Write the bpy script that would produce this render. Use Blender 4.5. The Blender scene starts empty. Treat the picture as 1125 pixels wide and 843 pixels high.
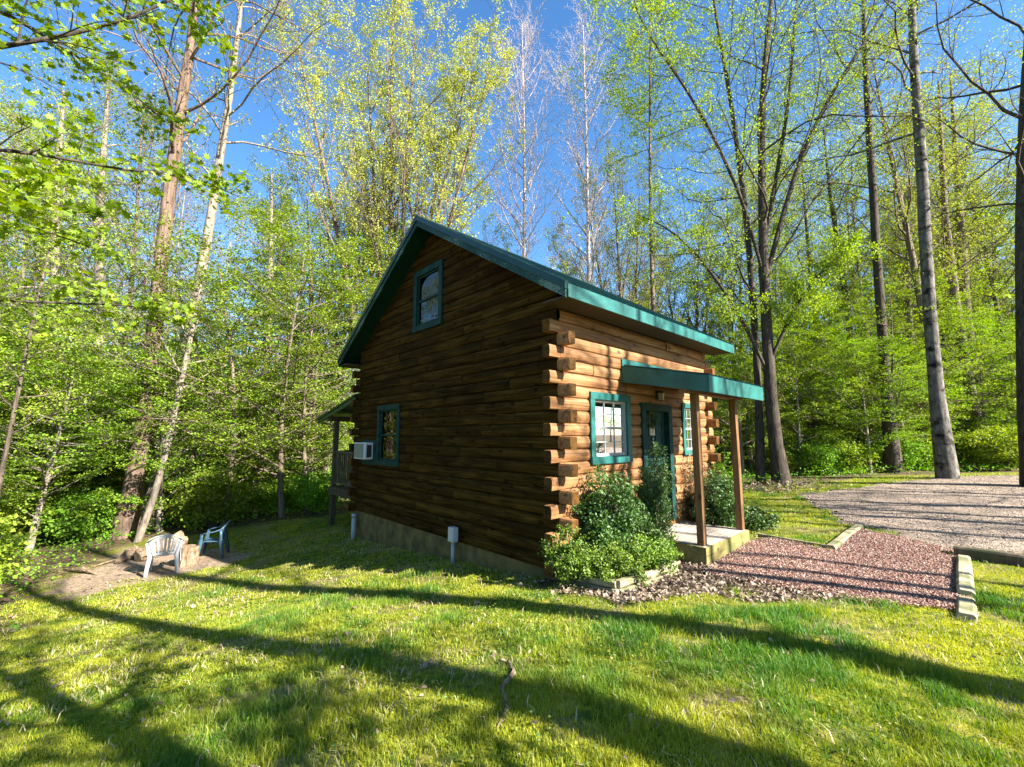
import bpy, math, numpy as np
from math import radians as R, sin, cos, pi
scene = bpy.context.scene
COL = scene.collection
rng = np.random.default_rng(11)

# ------------------------------------------------------------------ camera
FPX, W0, H0 = 465.0, 1125.0, 843.0
EYE = 1.6
PITCH = R(7.0)
cam = bpy.data.cameras.new('camera'); cam.sensor_width = 36; cam.lens = 36 * FPX / W0
cam.clip_end = 2000; cam.clip_start = .05
camo = bpy.data.objects.new('camera', cam); COL.objects.link(camo)
camo.location = (0, 0, EYE); camo.rotation_euler = (pi / 2 + PITCH, 0, 0)
scene.camera = camo

# ------------------------------------------------------------------ light
SUN_EL = R(33.5); SH = np.array([.85, -.527]); SH = SH / np.linalg.norm(SH)
sun_dir = np.array([SH[0] * cos(SUN_EL), SH[1] * cos(SUN_EL), sin(SUN_EL)])
w = bpy.data.worlds.new('World'); scene.world = w; w.use_nodes = True
nt = w.node_tree; bg = nt.nodes['Background']
sky = nt.nodes.new('ShaderNodeTexSky'); sky.sky_type = 'NISHITA'; sky.sun_disc = False
sky.sun_elevation = SUN_EL; sky.sun_rotation = math.atan2(SH[0], SH[1])
sky.altitude = 300; sky.air_density = 1.0; sky.dust_density = 0.3; sky.ozone_density = 2.5
hs = nt.nodes.new('ShaderNodeHueSaturation'); hs.inputs['Saturation'].default_value = 1.22
nt.links.new(sky.outputs[0], hs.inputs['Color']); nt.links.new(hs.outputs[0], bg.inputs['Color'])
bg.inputs['Strength'].default_value = .068
sl = bpy.data.lights.new('sun', 'SUN'); sl.energy = 5.0; sl.angle = R(.5); sl.color = (1, .945, .85)
so = bpy.data.objects.new('sun', sl); COL.objects.link(so)
from mathutils import Vector, Matrix
so.rotation_euler = Vector(sun_dir).to_track_quat('Z', 'Y').to_euler()
so.location = (20, -12, 20)
vs = scene.view_settings; vs.view_transform = 'Standard'; vs.look = 'None'; vs.exposure = 2.35; vs.gamma = 1
scene.display_settings.display_device = 'sRGB'
scene.cycles.max_bounces = 6; scene.cycles.transparent_max_bounces = 16
scene.cycles.diffuse_bounces = 3; scene.cycles.glossy_bounces = 2; scene.cycles.transmission_bounces = 4

# ------------------------------------------------------------------ noise
def hash2(ix, iy, s):
    n = (ix.astype(np.int64) * 374761393 + iy.astype(np.int64) * 668265263 + s * 974634777) & 0xffffffff
    n = ((n ^ (n >> 13)) * 1274126177) & 0xffffffff
    return ((n ^ (n >> 16)) & 0xffff) / 65535.0
def vnoise(x, y, sc, s=0):
    x = np.asarray(x) / sc; y = np.asarray(y) / sc
    ix = np.floor(x); iy = np.floor(y); fx = x - ix; fy = y - iy
    fx = fx * fx * (3 - 2 * fx); fy = fy * fy * (3 - 2 * fy)
    a = hash2(ix, iy, s); b = hash2(ix + 1, iy, s); c = hash2(ix, iy + 1, s); d = hash2(ix + 1, iy + 1, s)
    return (a * (1 - fx) + b * fx) * (1 - fy) + (c * (1 - fx) + d * fx) * fy
def fbm(x, y, sc, s=0, o=3):
    r = 0; a = 1; t = 0
    for k in range(o):
        r = r + a * vnoise(x, y, sc / 2 ** k, s + k * 17); t += a; a *= .55
    return r / t
def sstep(a, b, x):
    t = np.clip((x - a) / (b - a), 0, 1); return t * t * (3 - 2 * t)

# ------------------------------------------------------------------ terrain height (thin plate through levels)
CP = np.array([(0, 0, 0), (0, 2.5, -.03), (2, 1.5, .0), (3.5, 3.5, -.12), (-2, 2, -.10), (0, 4.5, -.25), (0.69, 6.16, -.42), (2.9, 6.3, -.33),
    (5, 5, -.27), (6.8, 6.6, -.26), (8, 6, -.25), (4.5, 8.6, -.30), (7, 9, -.28), (10, 12, -.25), (17, 18, -.05), (11, 17.7, -.3), (30, 10, .1), (14, 5, -.1),
    (-4.05, 11.26, -.98), (-5.3, 12.8, -1.02), (-1.7, 8.7, -.72), (-2, 6, -.62), (-4, 8, -1.0), (-7.5, 9.5, -1.4), (-7.2, 10.8, -1.38), (-12.4, 13.8, -1.42), (-3, 4, -.45),
    (-6, 5, -.85), (-6, 2, -.4), (0, -5, .2), (-10, 7.5, -1.4), (-20, 20, -2.0), (0, 25, -1.2), (-30, 0, -1.8), (-40, 40, -2.5), (40, 40, 0.1),
    (0, 60, -1.6), (0, -30, .5), (40, -20, .5), (3, 14, -.6), (5, 6.8, -.30), (60, 0, .3), (-60, -20, -1), (110, 110, .5), (-110, 110, -3)], float)
def _tps():
    P = CP[:, :2]; n = len(P)
    d = np.linalg.norm(P[:, None] - P[None], axis=2); K = np.where(d > 0, d * d * np.log(d + 1e-9), 0) + np.eye(n) * .15
    A = np.zeros((n + 3, n + 3)); A[:n, :n] = K; A[:n, n] = 1; A[:n, n + 1:] = P; A[n, :n] = 1; A[n + 1:, :n] = P.T
    return np.linalg.solve(A, np.r_[CP[:, 2], 0, 0, 0])
_tw = _tps()
def hgt(x, y):
    x = np.asarray(x, float); y = np.asarray(y, float); sh = x.shape
    x = x.ravel(); y = y.ravel(); out = np.full(x.shape, _tw[-3]) + _tw[-2] * x + _tw[-1] * y
    for (px, py, _), c in zip(CP, _tw[:-3]):
        d2 = (x - px) ** 2 + (y - py) ** 2 + 1e-12; out += c * .5 * d2 * np.log(d2)
    out = np.clip(out, -6, 3) + (fbm(x, y, 1.1, 5) - .5) * .05
    return out.reshape(sh)
def ray(px, py):
    a = (px - W0 / 2) / FPX; b = -(py - H0 / 2) / FPX
    return np.array([a, cos(PITCH) - b * sin(PITCH), sin(PITCH) + b * cos(PITCH)])
def at(px, py):
    """ground point seen at a photograph pixel"""
    d = ray(px, py); t = np.r_[np.arange(1, 30, .05), np.arange(30, 140, .5)]
    X = d[0] * t; Y = d[1] * t; Z = EYE + d[2] * t; k = np.argmax(Z < hgt(X, Y))
    return np.array([X[k], Y[k], float(hgt(X[k], Y[k]))])
def atd(px, Y):
    """ground point in the column of a pixel at depth Y"""
    x = (px - W0 / 2) / FPX * Y
    return np.array([x, Y, float(hgt(x, Y))])
def p3(px, py, Y):
    d = ray(px, py); return np.array([0, 0, EYE]) + d * (Y / d[1])

def sdf(poly, x, y):
    """signed distance, negative inside"""
    poly = np.asarray(poly, float)[:, :2]; best = np.full(np.shape(x), 1e9); ins = np.zeros(np.shape(x), bool)
    n = len(poly)
    for i in range(n):
        a = poly[i]; b = poly[(i + 1) % n]; e = b - a; L = e @ e + 1e-12
        t = np.clip(((x - a[0]) * e[0] + (y - a[1]) * e[1]) / L, 0, 1)
        best = np.minimum(best, np.hypot(x - a[0] - t * e[0], y - a[1] - t * e[1]))
        c = ((a[1] > y) != (b[1] > y)) & (x < (b[0] - a[0]) * (y - a[1]) / (b[1] - a[1] + 1e-12) + a[0])
        ins ^= c
    return np.where(ins, -best, best)

YAW = R(42.9); C0 = np.array([.689, 6.162]); VV = np.array([cos(YAW), sin(YAW)]); UU = np.array([-sin(YAW), cos(YAW)])
LG, LF = 6.96, 5.09
def cab(x, y): return C0 + x * VV + y * UU        # cabin frame -> world
CABIN_POLY = [cab(0, 0), cab(LF, 0), cab(LF, LG), cab(0, LG)]
PATH_POLY = [cab(2.0, -1.2), cab(3.72, -1.15), (4.75, 8.0), (5.22, 7.12), (7.0, 8.95), (7.05, 7.15), (6.62, 6.55), (4.75, 4.68), (3.9, 4.95), (3.3, 5.7), (2.75, 6.2)]
DRIVE_POLY = [(7.0, 9.1), (7.05, 7.25), (7.7, 6.75), (9.6, 5.0), (14, 1), (22, -6), (45, -8), (45, 14), (27, 17.5), (17, 17.0), (9.3, 14.2), (8.4, 12.2)]
DIRT_POLY = [at(40, 655)[:2], at(75, 634)[:2], at(120, 614)[:2], at(170, 602)[:2], at(235, 603)[:2], at(275, 610)[:2], at(245, 622)[:2], at(190, 634)[:2], at(120, 642)[:2], at(70, 662)[:2]]
LITTER_POLY = [cab(-.3, .5), cab(-.45, -1.2), cab(1.2, -1.9), (2.6, 4.95), (3.7, 5.1), (3.4, 5.9), cab(1.95, -1.2), cab(1.9, -.3)]
LAWN_POLY = [(-9, -6), (-6.3, 1), at(-60, 740)[:2], at(0, 690)[:2], at(55, 640)[:2], at(120, 608)[:2], at(180, 590)[:2], at(250, 583)[:2], at(335, 570)[:2], (-5.5, 14.5),
    (0, 15.5), (5, 16), (10, 16.6), (16, 18.2), (28, 18.5), (45, 14), (45, -30), (-9, -30)]
def m_forest(x, y): return sstep(-.35, .45, sdf(LAWN_POLY, x, y) + (fbm(x, y, .8, 31) - .5) * 1.3)
def m_dirt(x, y): return 1 - sstep(-.15, .25, sdf(DIRT_POLY, x, y) + (fbm(x, y, .5, 41) - .5) * .9)
def m_litter(x, y): return 1 - sstep(-.2, .25, sdf(LITTER_POLY, x, y) + (fbm(x, y, .4, 51) - .5) * .7)

# ------------------------------------------------------------------ mesh builder
class MB:
    def __init__(s): s.v = []; s.f = []; s.a = []; s.m = []; s.n = 0
    def add(s, V, F, a=0., mi=0):
        V = np.asarray(V, np.float32).reshape(-1, 3); F = np.asarray(F, np.int64)
        s.v.append(V); s.f.append(F + s.n); s.a.append(np.broadcast_to(np.asarray(a, np.float32), (len(V),)).copy()); s.m.append(mi); s.n += len(V)
        return s
    def box(s, x0, x1, y0, y1, z0, z1, a=0., T=None):
        V = np.array([(x, y, z) for z in (z0, z1) for y in (y0, y1) for x in (x0, x1)], float)
        if T is not None: V = T(V)
        return s.add(V, [(0, 2, 3, 1), (4, 5, 7, 6), (0, 1, 5, 4), (2, 6, 7, 3), (0, 4, 6, 2), (1, 3, 7, 5)], a)
    def frus(s, p0, w0, d0, p1, w1, d1, a=0.):
        V = []
        for p, ww, dd in ((p0, w0, d0), (p1, w1, d1)):
            for sx, sy in ((-1, -1), (1, -1), (1, 1), (-1, 1)): V.append((p[0] + sx * ww / 2, p[1] + sy * dd / 2, p[2]))
        return s.add(V, [(3, 2, 1, 0), (4, 5, 6, 7), (0, 1, 5, 4), (1, 2, 6, 5), (2, 3, 7, 6), (3, 0, 4, 7)], a)
    def prism(s, poly, axis, c0, c1, a=0., capm=0):
        """poly in the two other axes, extruded along axis"""
        n = len(poly); V = []
        for c in (c0, c1):
            for q in poly:
                q = list(q); q.insert(axis, c); V.append(q)
        s.add(V, [(i, (i + 1) % n, n + (i + 1) % n, n + i) for i in range(n)], a)
        s.n -= 0
        base = s.n - 2 * n
        s.f.append(np.array([list(range(n))[::-1]]) + base); s.m.append(capm)
        s.f.append(np.array([list(range(n, 2 * n))]) + base); s.m.append(capm)
        return s
    def tube(s, path, rad, k=8, cap=True, a=0.):
        path = np.asarray(path, float)[None]; rad = np.broadcast_to(np.asarray(rad, float), path.shape[1:2])[None]
        n0 = s.n; tubes(s, path, rad, k, a); n = path.shape[1]
        if cap:
            s.f.append(np.array([list(range(k))[::-1]]) + n0); s.m.append(0)
            s.f.append(np.array([list(range(k))]) + n0 + (n - 1) * k); s.m.append(0)
        return s
    def mesh(s, name, mats, smooth=False):
        me = bpy.data.meshes.new(name)
        V = np.concatenate(s.v); me.vertices.add(len(V)); me.vertices.foreach_set('co', V.ravel())
        lv = np.concatenate([f.ravel() for f in s.f]); cnt = np.concatenate([np.full(len(f), f.shape[1]) for f in s.f])
        ls = np.r_[0, np.cumsum(cnt)[:-1]]
        me.loops.add(len(lv)); me.loops.foreach_set('vertex_index', lv.astype(np.int32))
        me.polygons.add(len(cnt)); me.polygons.foreach_set('loop_start', ls.astype(np.int32))
        if not isinstance(mats, (list, tuple)): mats = [mats]
        for m in mats: me.materials.append(m)
        if len(mats) > 1:
            me.polygons.foreach_set('material_index', np.concatenate([np.full(len(f), mi) for f, mi in zip(s.f, s.m)]).astype(np.int32))
        at_ = me.attributes.new('var', 'FLOAT', 'POINT'); at_.data.foreach_set('value', np.concatenate(s.a))
        me.polygons.foreach_set('use_smooth', np.full(len(cnt), bool(smooth)))
        me.update(calc_edges=True)
        return me
    def build(s, name, mats, parent=None, loc=None, smooth=False, bevel=0, **kw):
        o = bpy.data.objects.new(name, s.mesh(name, mats, smooth)); COL.objects.link(o)
        if parent is not None: o.parent = parent
        if loc is not None: o.location = loc
        if bevel:
            b = o.modifiers.new('bevel', 'BEVEL'); b.width = bevel; b.segments = 2; b.limit_method = 'ANGLE'
        if kw: tag(o, **kw)
        return o
def tubes(mb, P, Rd, k, a=0.):
    """P [B,n,3], Rd [B,n] -> B tubes in one go"""
    B, n, _ = P.shape
    T = np.gradient(P, axis=1); T /= np.linalg.norm(T, axis=2, keepdims=True) + 1e-9
    ref = np.zeros_like(T); mean = T.mean(axis=1); use = np.abs(mean[:, 2]) > .8
    ref[use] = (1, 0, 0); ref[~use] = (0, 0, 1)
    X = np.cross(T, ref); X /= np.linalg.norm(X, axis=2, keepdims=True) + 1e-9; Y = np.cross(T, X)
    th = np.arange(k) * 2 * pi / k
    V = P[:, :, None] + Rd[:, :, None, None] * (np.cos(th)[None, None, :, None] * X[:, :, None] + np.sin(th)[None, None, :, None] * Y[:, :, None])
    b = np.arange(B)[:, None, None] * n * k; i = np.arange(n - 1)[None, :, None] * k; j = np.arange(k)[None, None]; j2 = (j + 1) % k
    F = np.stack([b + i + j, b + i + j2, b + i + k + j2, b + i + k + j], -1).reshape(-1, 4)
    if np.ndim(a) == 1: a = np.repeat(a, n * k)
    mb.add(V.reshape(-1, 3), F, a)

def tag(o, label=None, cat=None, group=None, kind=None):
    if label: o['label'] = label
    if cat: o['category'] = cat
    if group: o['group'] = group
    if kind: o['kind'] = kind
    return o
def empty(name, loc=(0, 0, 0), rz=0, **kw):
    o = bpy.data.objects.new(name, None); COL.objects.link(o); o.location = loc; o.rotation_euler = (0, 0, rz); o.empty_display_size = .2
    tag(o, **kw); return o

# ------------------------------------------------------------------ materials
def newmat(name):
    m = bpy.data.materials.new(name); m.use_nodes = True; t = m.node_tree
    for n in list(t.nodes): t.nodes.remove(n)
    out = t.nodes.new('ShaderNodeOutputMaterial')
    def N(kind, **kw):
        n = t.nodes.new('ShaderNode' + kind)
        for k, v in kw.items():
            if k in n.inputs: n.inputs[k].default_value = v
            else: setattr(n, k, v)
        return n
    return m, t, out, N, t.links.new
def ramp(N, cols):
    r = N('ValToRGB'); e = r.color_ramp.elements
    while len(e) < len(cols): e.new(.5)
    for i, (p, c) in enumerate(cols): e[i].position = p; e[i].color = (*c, 1)
    return r
def simple(name, col, rough=.6, noise=.15, nscale=20, metal=0, spec=.4, bump=0.):
    m, t, out, N, L = newmat(name); b = N('BsdfPrincipled', Roughness=rough, Metallic=metal); b.inputs['Specular IOR Level'].default_value = spec
    tc = N('TexCoord'); nz = N('TexNoise', Scale=nscale, Detail=5.); L(tc.outputs['Object'], nz.inputs['Vector'])
    c0 = tuple(max(0, c * (1 - noise * 1.6)) for c in col); c1 = tuple(min(1, c * (1 + noise)) for c in col)
    r = ramp(N, [(.3, c0), (.7, c1)]); L(nz.outputs['Fac'], r.inputs[0]); L(r.outputs[0], b.inputs['Base Color'])
    if bump:
        bp = N('Bump', Strength=bump, Distance=.02); L(nz.outputs['Fac'], bp.inputs['Height']); L(bp.outputs[0], b.inputs['Normal'])
    L(b.outputs[0], out.inputs['Surface']); return m
def wood(name, axis, cols, rough=.6, grain=9, knots=True, moss=None, var=.5, cracks=True, spec=.25):
    """grain stretched along axis 0/1/2"""
    m, t, out, N, L = newmat(name); b = N('BsdfPrincipled', Roughness=rough); b.inputs['Specular IOR Level'].default_value = spec
    tc = N('TexCoord'); mp = N('Mapping'); sc = [grain] * 3; sc[axis] = grain * .055; mp.inputs['Scale'].default_value = sc
    at_ = N('Attribute', attribute_name='var'); ad = N('VectorMath', operation='ADD')
    cm = N('CombineXYZ'); ml = N('Math', operation='MULTIPLY'); ml.inputs[1].default_value = 37.
    L(at_.outputs['Fac'], ml.inputs[0])
    for k in range(3): L(ml.outputs[0], cm.inputs[k])
    L(tc.outputs['Object'], ad.inputs[0]); L(cm.outputs[0], ad.inputs[1]); L(ad.outputs[0], mp.inputs['Vector'])
    nz = N('TexNoise', Scale=1.6, Detail=8., Roughness=.65, Distortion=1.2); L(mp.outputs[0], nz.inputs['Vector'])
    lo = N('TexNoise', Scale=1.3, Detail=3.); L(ad.outputs[0], lo.inputs['Vector'])
    mix = N('Math', operation='ADD'); m2 = N('Math', operation='MULTIPLY'); m2.inputs[1].default_value = .32
    L(lo.outputs['Fac'], m2.inputs[0]); m3 = N('Math', operation='MULTIPLY'); m3.inputs[1].default_value = .85; L(nz.outputs['Fac'], m3.inputs[0])
    L(m2.outputs[0], mix.inputs[0]); L(m3.outputs[0], mix.inputs[1])
    m4 = N('Math', operation='MULTIPLY_ADD'); m4.inputs[1].default_value = var * .35; L(at_.outputs['Fac'], m4.inputs[0]); L(mix.outputs[0], m4.inputs[2])
    m5 = N('Math', operation='SUBTRACT'); m5.inputs[1].default_value = var * .17; L(m4.outputs[0], m5.inputs[0])
    r = ramp(N, cols); L(m5.outputs[0], r.inputs[0]); colr = r.outputs[0]
    if knots:
        vm = N('Mapping'); s2 = [5.2] * 3; s2[axis] = 3.0; vm.inputs['Scale'].default_value = s2; L(ad.outputs[0], vm.inputs['Vector'])
        vo = N('TexVoronoi', Scale=1.); vo.inputs['Randomness'].default_value = 1.; L(vm.outputs[0], vo.inputs['Vector'])
        kr = ramp(N, [(.10, (.16, .14, .12)), (.21, (1, 1, 1))]); L(vo.outputs['Distance'], kr.inputs[0])
        mx = N('MixRGB', blend_type='MULTIPLY'); mx.inputs[0].default_value = .8; L(colr, mx.inputs[1]); L(kr.outputs[0], mx.inputs[2]); colr = mx.outputs[0]
    if moss:
        mn = N('TexNoise', Scale=3.5, Detail=6.); L(tc.outputs['Object'], mn.inputs['Vector']); mr = ramp(N, [(.48, (0, 0, 0)), (.62, (1, 1, 1))]); L(mn.outputs['Fac'], mr.inputs[0])
        mx = N('MixRGB'); L(mr.outputs[0], mx.inputs[0]); L(colr, mx.inputs[1]); mx.inputs[2].default_value = (*moss, 1); colr = mx.outputs[0]
    if cracks:
        cm_ = N('Mapping'); s3 = [grain * 2.2] * 3; s3[axis] = grain * .07; cm_.inputs['Scale'].default_value = s3; L(ad.outputs[0], cm_.inputs['Vector'])
        cn = N('TexNoise', Scale=1.4, Detail=3., Distortion=.4); L(cm_.outputs[0], cn.inputs['Vector']); cr = ramp(N, [(.30, (.22, .18, .15)), (.36, (1, 1, 1))]); L(cn.outputs['Fac'], cr.inputs[0])
        mx = N('MixRGB', blend_type='MULTIPLY'); mx.inputs[0].default_value = .85; L(colr, mx.inputs[1]); L(cr.outputs[0], mx.inputs[2]); colr = mx.outputs[0]
    L(colr, b.inputs['Base Color'])
    bp = N('Bump', Strength=.5, Distance=.006); L(nz.outputs['Fac'], bp.inputs['Height']); L(bp.outputs[0], b.inputs['Normal'])
    L(b.outputs[0], out.inputs['Surface']); return m
def leafmat(name, c0, c1, trans=.38, gloss=.02):
    m, t, out, N, L = newmat(name); at_ = N('Attribute', attribute_name='var'); r = ramp(N, [(0, c0), (1, c1)]); L(at_.outputs['Fac'], r.inputs[0])
    oi = N('ObjectInfo'); h = N('HueSaturation'); mr = N('MapRange'); mr.inputs['To Min'].default_value = .8; mr.inputs['To Max'].default_value = 1.2
    L(oi.outputs['Random'], mr.inputs['Value']); L(mr.outputs[0], h.inputs['Value']); mh = N('MapRange'); mh.inputs['To Min'].default_value = .488; mh.inputs['To Max'].default_value = .512
    L(oi.outputs['Random'], mh.inputs['Value']); L(mh.outputs[0], h.inputs['Hue'])
    L(r.outputs[0], h.inputs['Color'])
    d = N('BsdfDiffuse'); tr = N('BsdfTranslucent'); L(h.outputs[0], d.inputs['Color'])
    hs = N('HueSaturation', Saturation=1.1, Value=1.25); hs.inputs['Hue'].default_value = .49; L(h.outputs[0], hs.inputs['Color']); L(hs.outputs[0], tr.inputs['Color'])
    mx = N('MixShader'); mx.inputs[0].default_value = trans; L(d.outputs[0], mx.inputs[1]); L(tr.outputs[0], mx.inputs[2])
    g = N('BsdfGlossy', Roughness=.6); g.inputs['Color'].default_value = (1, 1, 1, 1); m2 = N('MixShader'); m2.inputs[0].default_value = gloss; L(mx.outputs[0], m2.inputs[1]); L(g.outputs[0], m2.inputs[2])
    L(m2.outputs[0], out.inputs['Surface']); return m
def barkmat(name, c0, c1, c2=None, scale=6, stretch=.18, bands=False):
    m, t, out, N, L = newmat(name); b = N('BsdfPrincipled', Roughness=.9); b.inputs['Specular IOR Level'].default_value = .15
    tc = N('TexCoord'); mp = N('Mapping'); mp.inputs['Scale'].default_value = (scale, scale, scale * stretch); L(tc.outputs['Object'], mp.inputs['Vector'])
    nz = N('TexNoise', Scale=2., Detail=8., Roughness=.7, Distortion=.6); L(mp.outputs[0], nz.inputs['Vector'])
    cs = [(.36, c0), (.62, c1)] + ([(.74, c2)] if c2 else [])
    r = ramp(N, cs); L(nz.outputs['Fac'], r.inputs[0]); col = r.outputs[0]
    if bands:
        mb_ = N('Mapping'); mb_.inputs['Scale'].default_value = (2.2, 2.2, 3.6); L(tc.outputs['Object'], mb_.inputs['Vector']); n2 = N('TexNoise', Scale=1., Detail=4.); L(mb_.outputs[0], n2.inputs['Vector'])
        rr = ramp(N, [(.52, (1, 1, 1)), (.66, (.12, .12, .11))]); L(n2.outputs['Fac'], rr.inputs[0]); mx = N('MixRGB', blend_type='MULTIPLY'); mx.inputs[0].default_value = 1.
        L(col, mx.inputs[1]); L(rr.outputs[0], mx.inputs[2]); col = mx.outputs[0]
    L(col, b.inputs['Base Color']); bp = N('Bump', Strength=.9, Distance=.03); L(nz.outputs['Fac'], bp.inputs['Height']); L(bp.outputs[0], b.inputs['Normal'])
    L(b.outputs[0], out.inputs['Surface']); return m
def groundmat():
    m, t, out, N, L = newmat('ground'); b = N('BsdfPrincipled', Roughness=.95); b.inputs['Specular IOR Level'].default_value = .1
    tc = N('TexCoord')
    def nz(s, d=6., ro=.6):
        n = N('TexNoise', Scale=s, Detail=d, Roughness=ro); L(tc.outputs['Object'], n.inputs['Vector']); return n
    def mix(f, a, b_):
        x = N('MixRGB'); L(f, x.inputs[0]); L(a, x.inputs[1]); L(b_, x.inputs[2]); return x.outputs[0]
    n1 = nz(1.1); n2 = nz(38.); n3 = nz(7.)
    grass = ramp(N, [(.3, (.02, .05, .004)), (.46, (.08, .11, .007)), (.56, (.19, .19, .012)), (.75, (.27, .24, .05))]); L(n3.outputs['Fac'], grass.inputs[0])
    soil = ramp(N, [(.3, (.10, .07, .04)), (.7, (.30, .23, .14))]); L(n2.outputs['Fac'], soil.inputs[0])
    f = ramp(N, [(.50, (0, 0, 0)), (.66, (.85, .85, .85))]); L(n1.outputs['Fac'], f.inputs[0])
    lawn = mix(f.outputs[0], grass.outputs[0], soil.outputs[0])
    dirt = ramp(N, [(.3, (.13, .09, .06)), (.55, (.27, .20, .14)), (.75, (.38, .30, .225))]); L(nz(14.).outputs['Fac'], dirt.inputs[0])
    fl = ramp(N, [(.35, (.035, .028, .014)), (.5, (.09, .065, .035)), (.62, (.18, .13, .08)), (.75, (.06, .09, .02))]); L(nz(11., 8., .7).outputs['Fac'], fl.inputs[0])
    lt = ramp(N, [(.35, (.025, .016, .01)), (.55, (.08, .055, .04)), (.72, (.18, .135, .10))]); L(nz(26., 6.).outputs['Fac'], lt.inputs[0])
    a1 = N('Attribute', attribute_name='forest'); a2 = N('Attribute', attribute_name='dirt'); a3 = N('Attribute', attribute_name='litter')
    c = mix(a1.outputs['Fac'], lawn, fl.outputs[0]); c = mix(a2.outputs['Fac'], c, dirt.outputs[0]); c = mix(a3.outputs['Fac'], c, lt.outputs[0])
    L(c, b.inputs['Base Color']); bp = N('Bump', Strength=.8, Distance=.03); L(n2.outputs['Fac'], bp.inputs['Height']); L(bp.outputs[0], b.inputs['Normal'])
    L(b.outputs[0], out.inputs['Surface']); return m
def gravelmat(name, cols, s1=55):
    m, t, out, N, L = newmat(name); b = N('BsdfPrincipled', Roughness=.9); tc = N('TexCoord')
    v = N('TexVoronoi', Scale=float(s1)); L(tc.outputs['Object'], v.inputs['Vector']); r = ramp(N, cols)
    sp = N('SeparateColor'); L(v.outputs['Color'], sp.inputs[0]); L(sp.outputs[0], r.inputs[0])
    n = N('TexNoise', Scale=1.4, Detail=6.); L(tc.outputs['Object'], n.inputs['Vector']); rr = ramp(N, [(.35, (.62, .60, .56)), (.65, (1.1, 1.08, 1.05))]); L(n.outputs['Fac'], rr.inputs[0])
    mx = N('MixRGB', blend_type='MULTIPLY'); mx.inputs[0].default_value = 1.; L(r.outputs[0], mx.inputs[1]); L(rr.outputs[0], mx.inputs[2]); L(mx.outputs[0], b.inputs['Base Color'])
    bp = N('Bump', Strength=1., Distance=.02, invert=True); L(v.outputs['Distance'], bp.inputs['Height']); L(bp.outputs[0], b.inputs['Normal'])
    L(b.outputs[0], out.inputs['Surface']); return m
def glassmat():
    m, t, out, N, L = newmat('window_glass'); tr = N('BsdfTransparent'); g = N('BsdfGlossy', Roughness=.02); fr = N('Fresnel', IOR=1.6); mx = N('MixShader')
    tr.inputs['Color'].default_value = (.8, .85, .84, 1)
    tc = N('TexCoord'); n = N('TexNoise', Scale=3.); L(tc.outputs['Object'], n.inputs['Vector']); bp = N('Bump', Strength=.02, Distance=.01); L(n.outputs['Fac'], bp.inputs['Height'])
    L(bp.outputs[0], g.inputs['Normal']); L(fr.outputs[0], mx.inputs[0]); L(tr.outputs[0], mx.inputs[1]); L(g.outputs[0], mx.inputs[2]); L(mx.outputs[0], out.inputs['Surface']); return m

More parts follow.
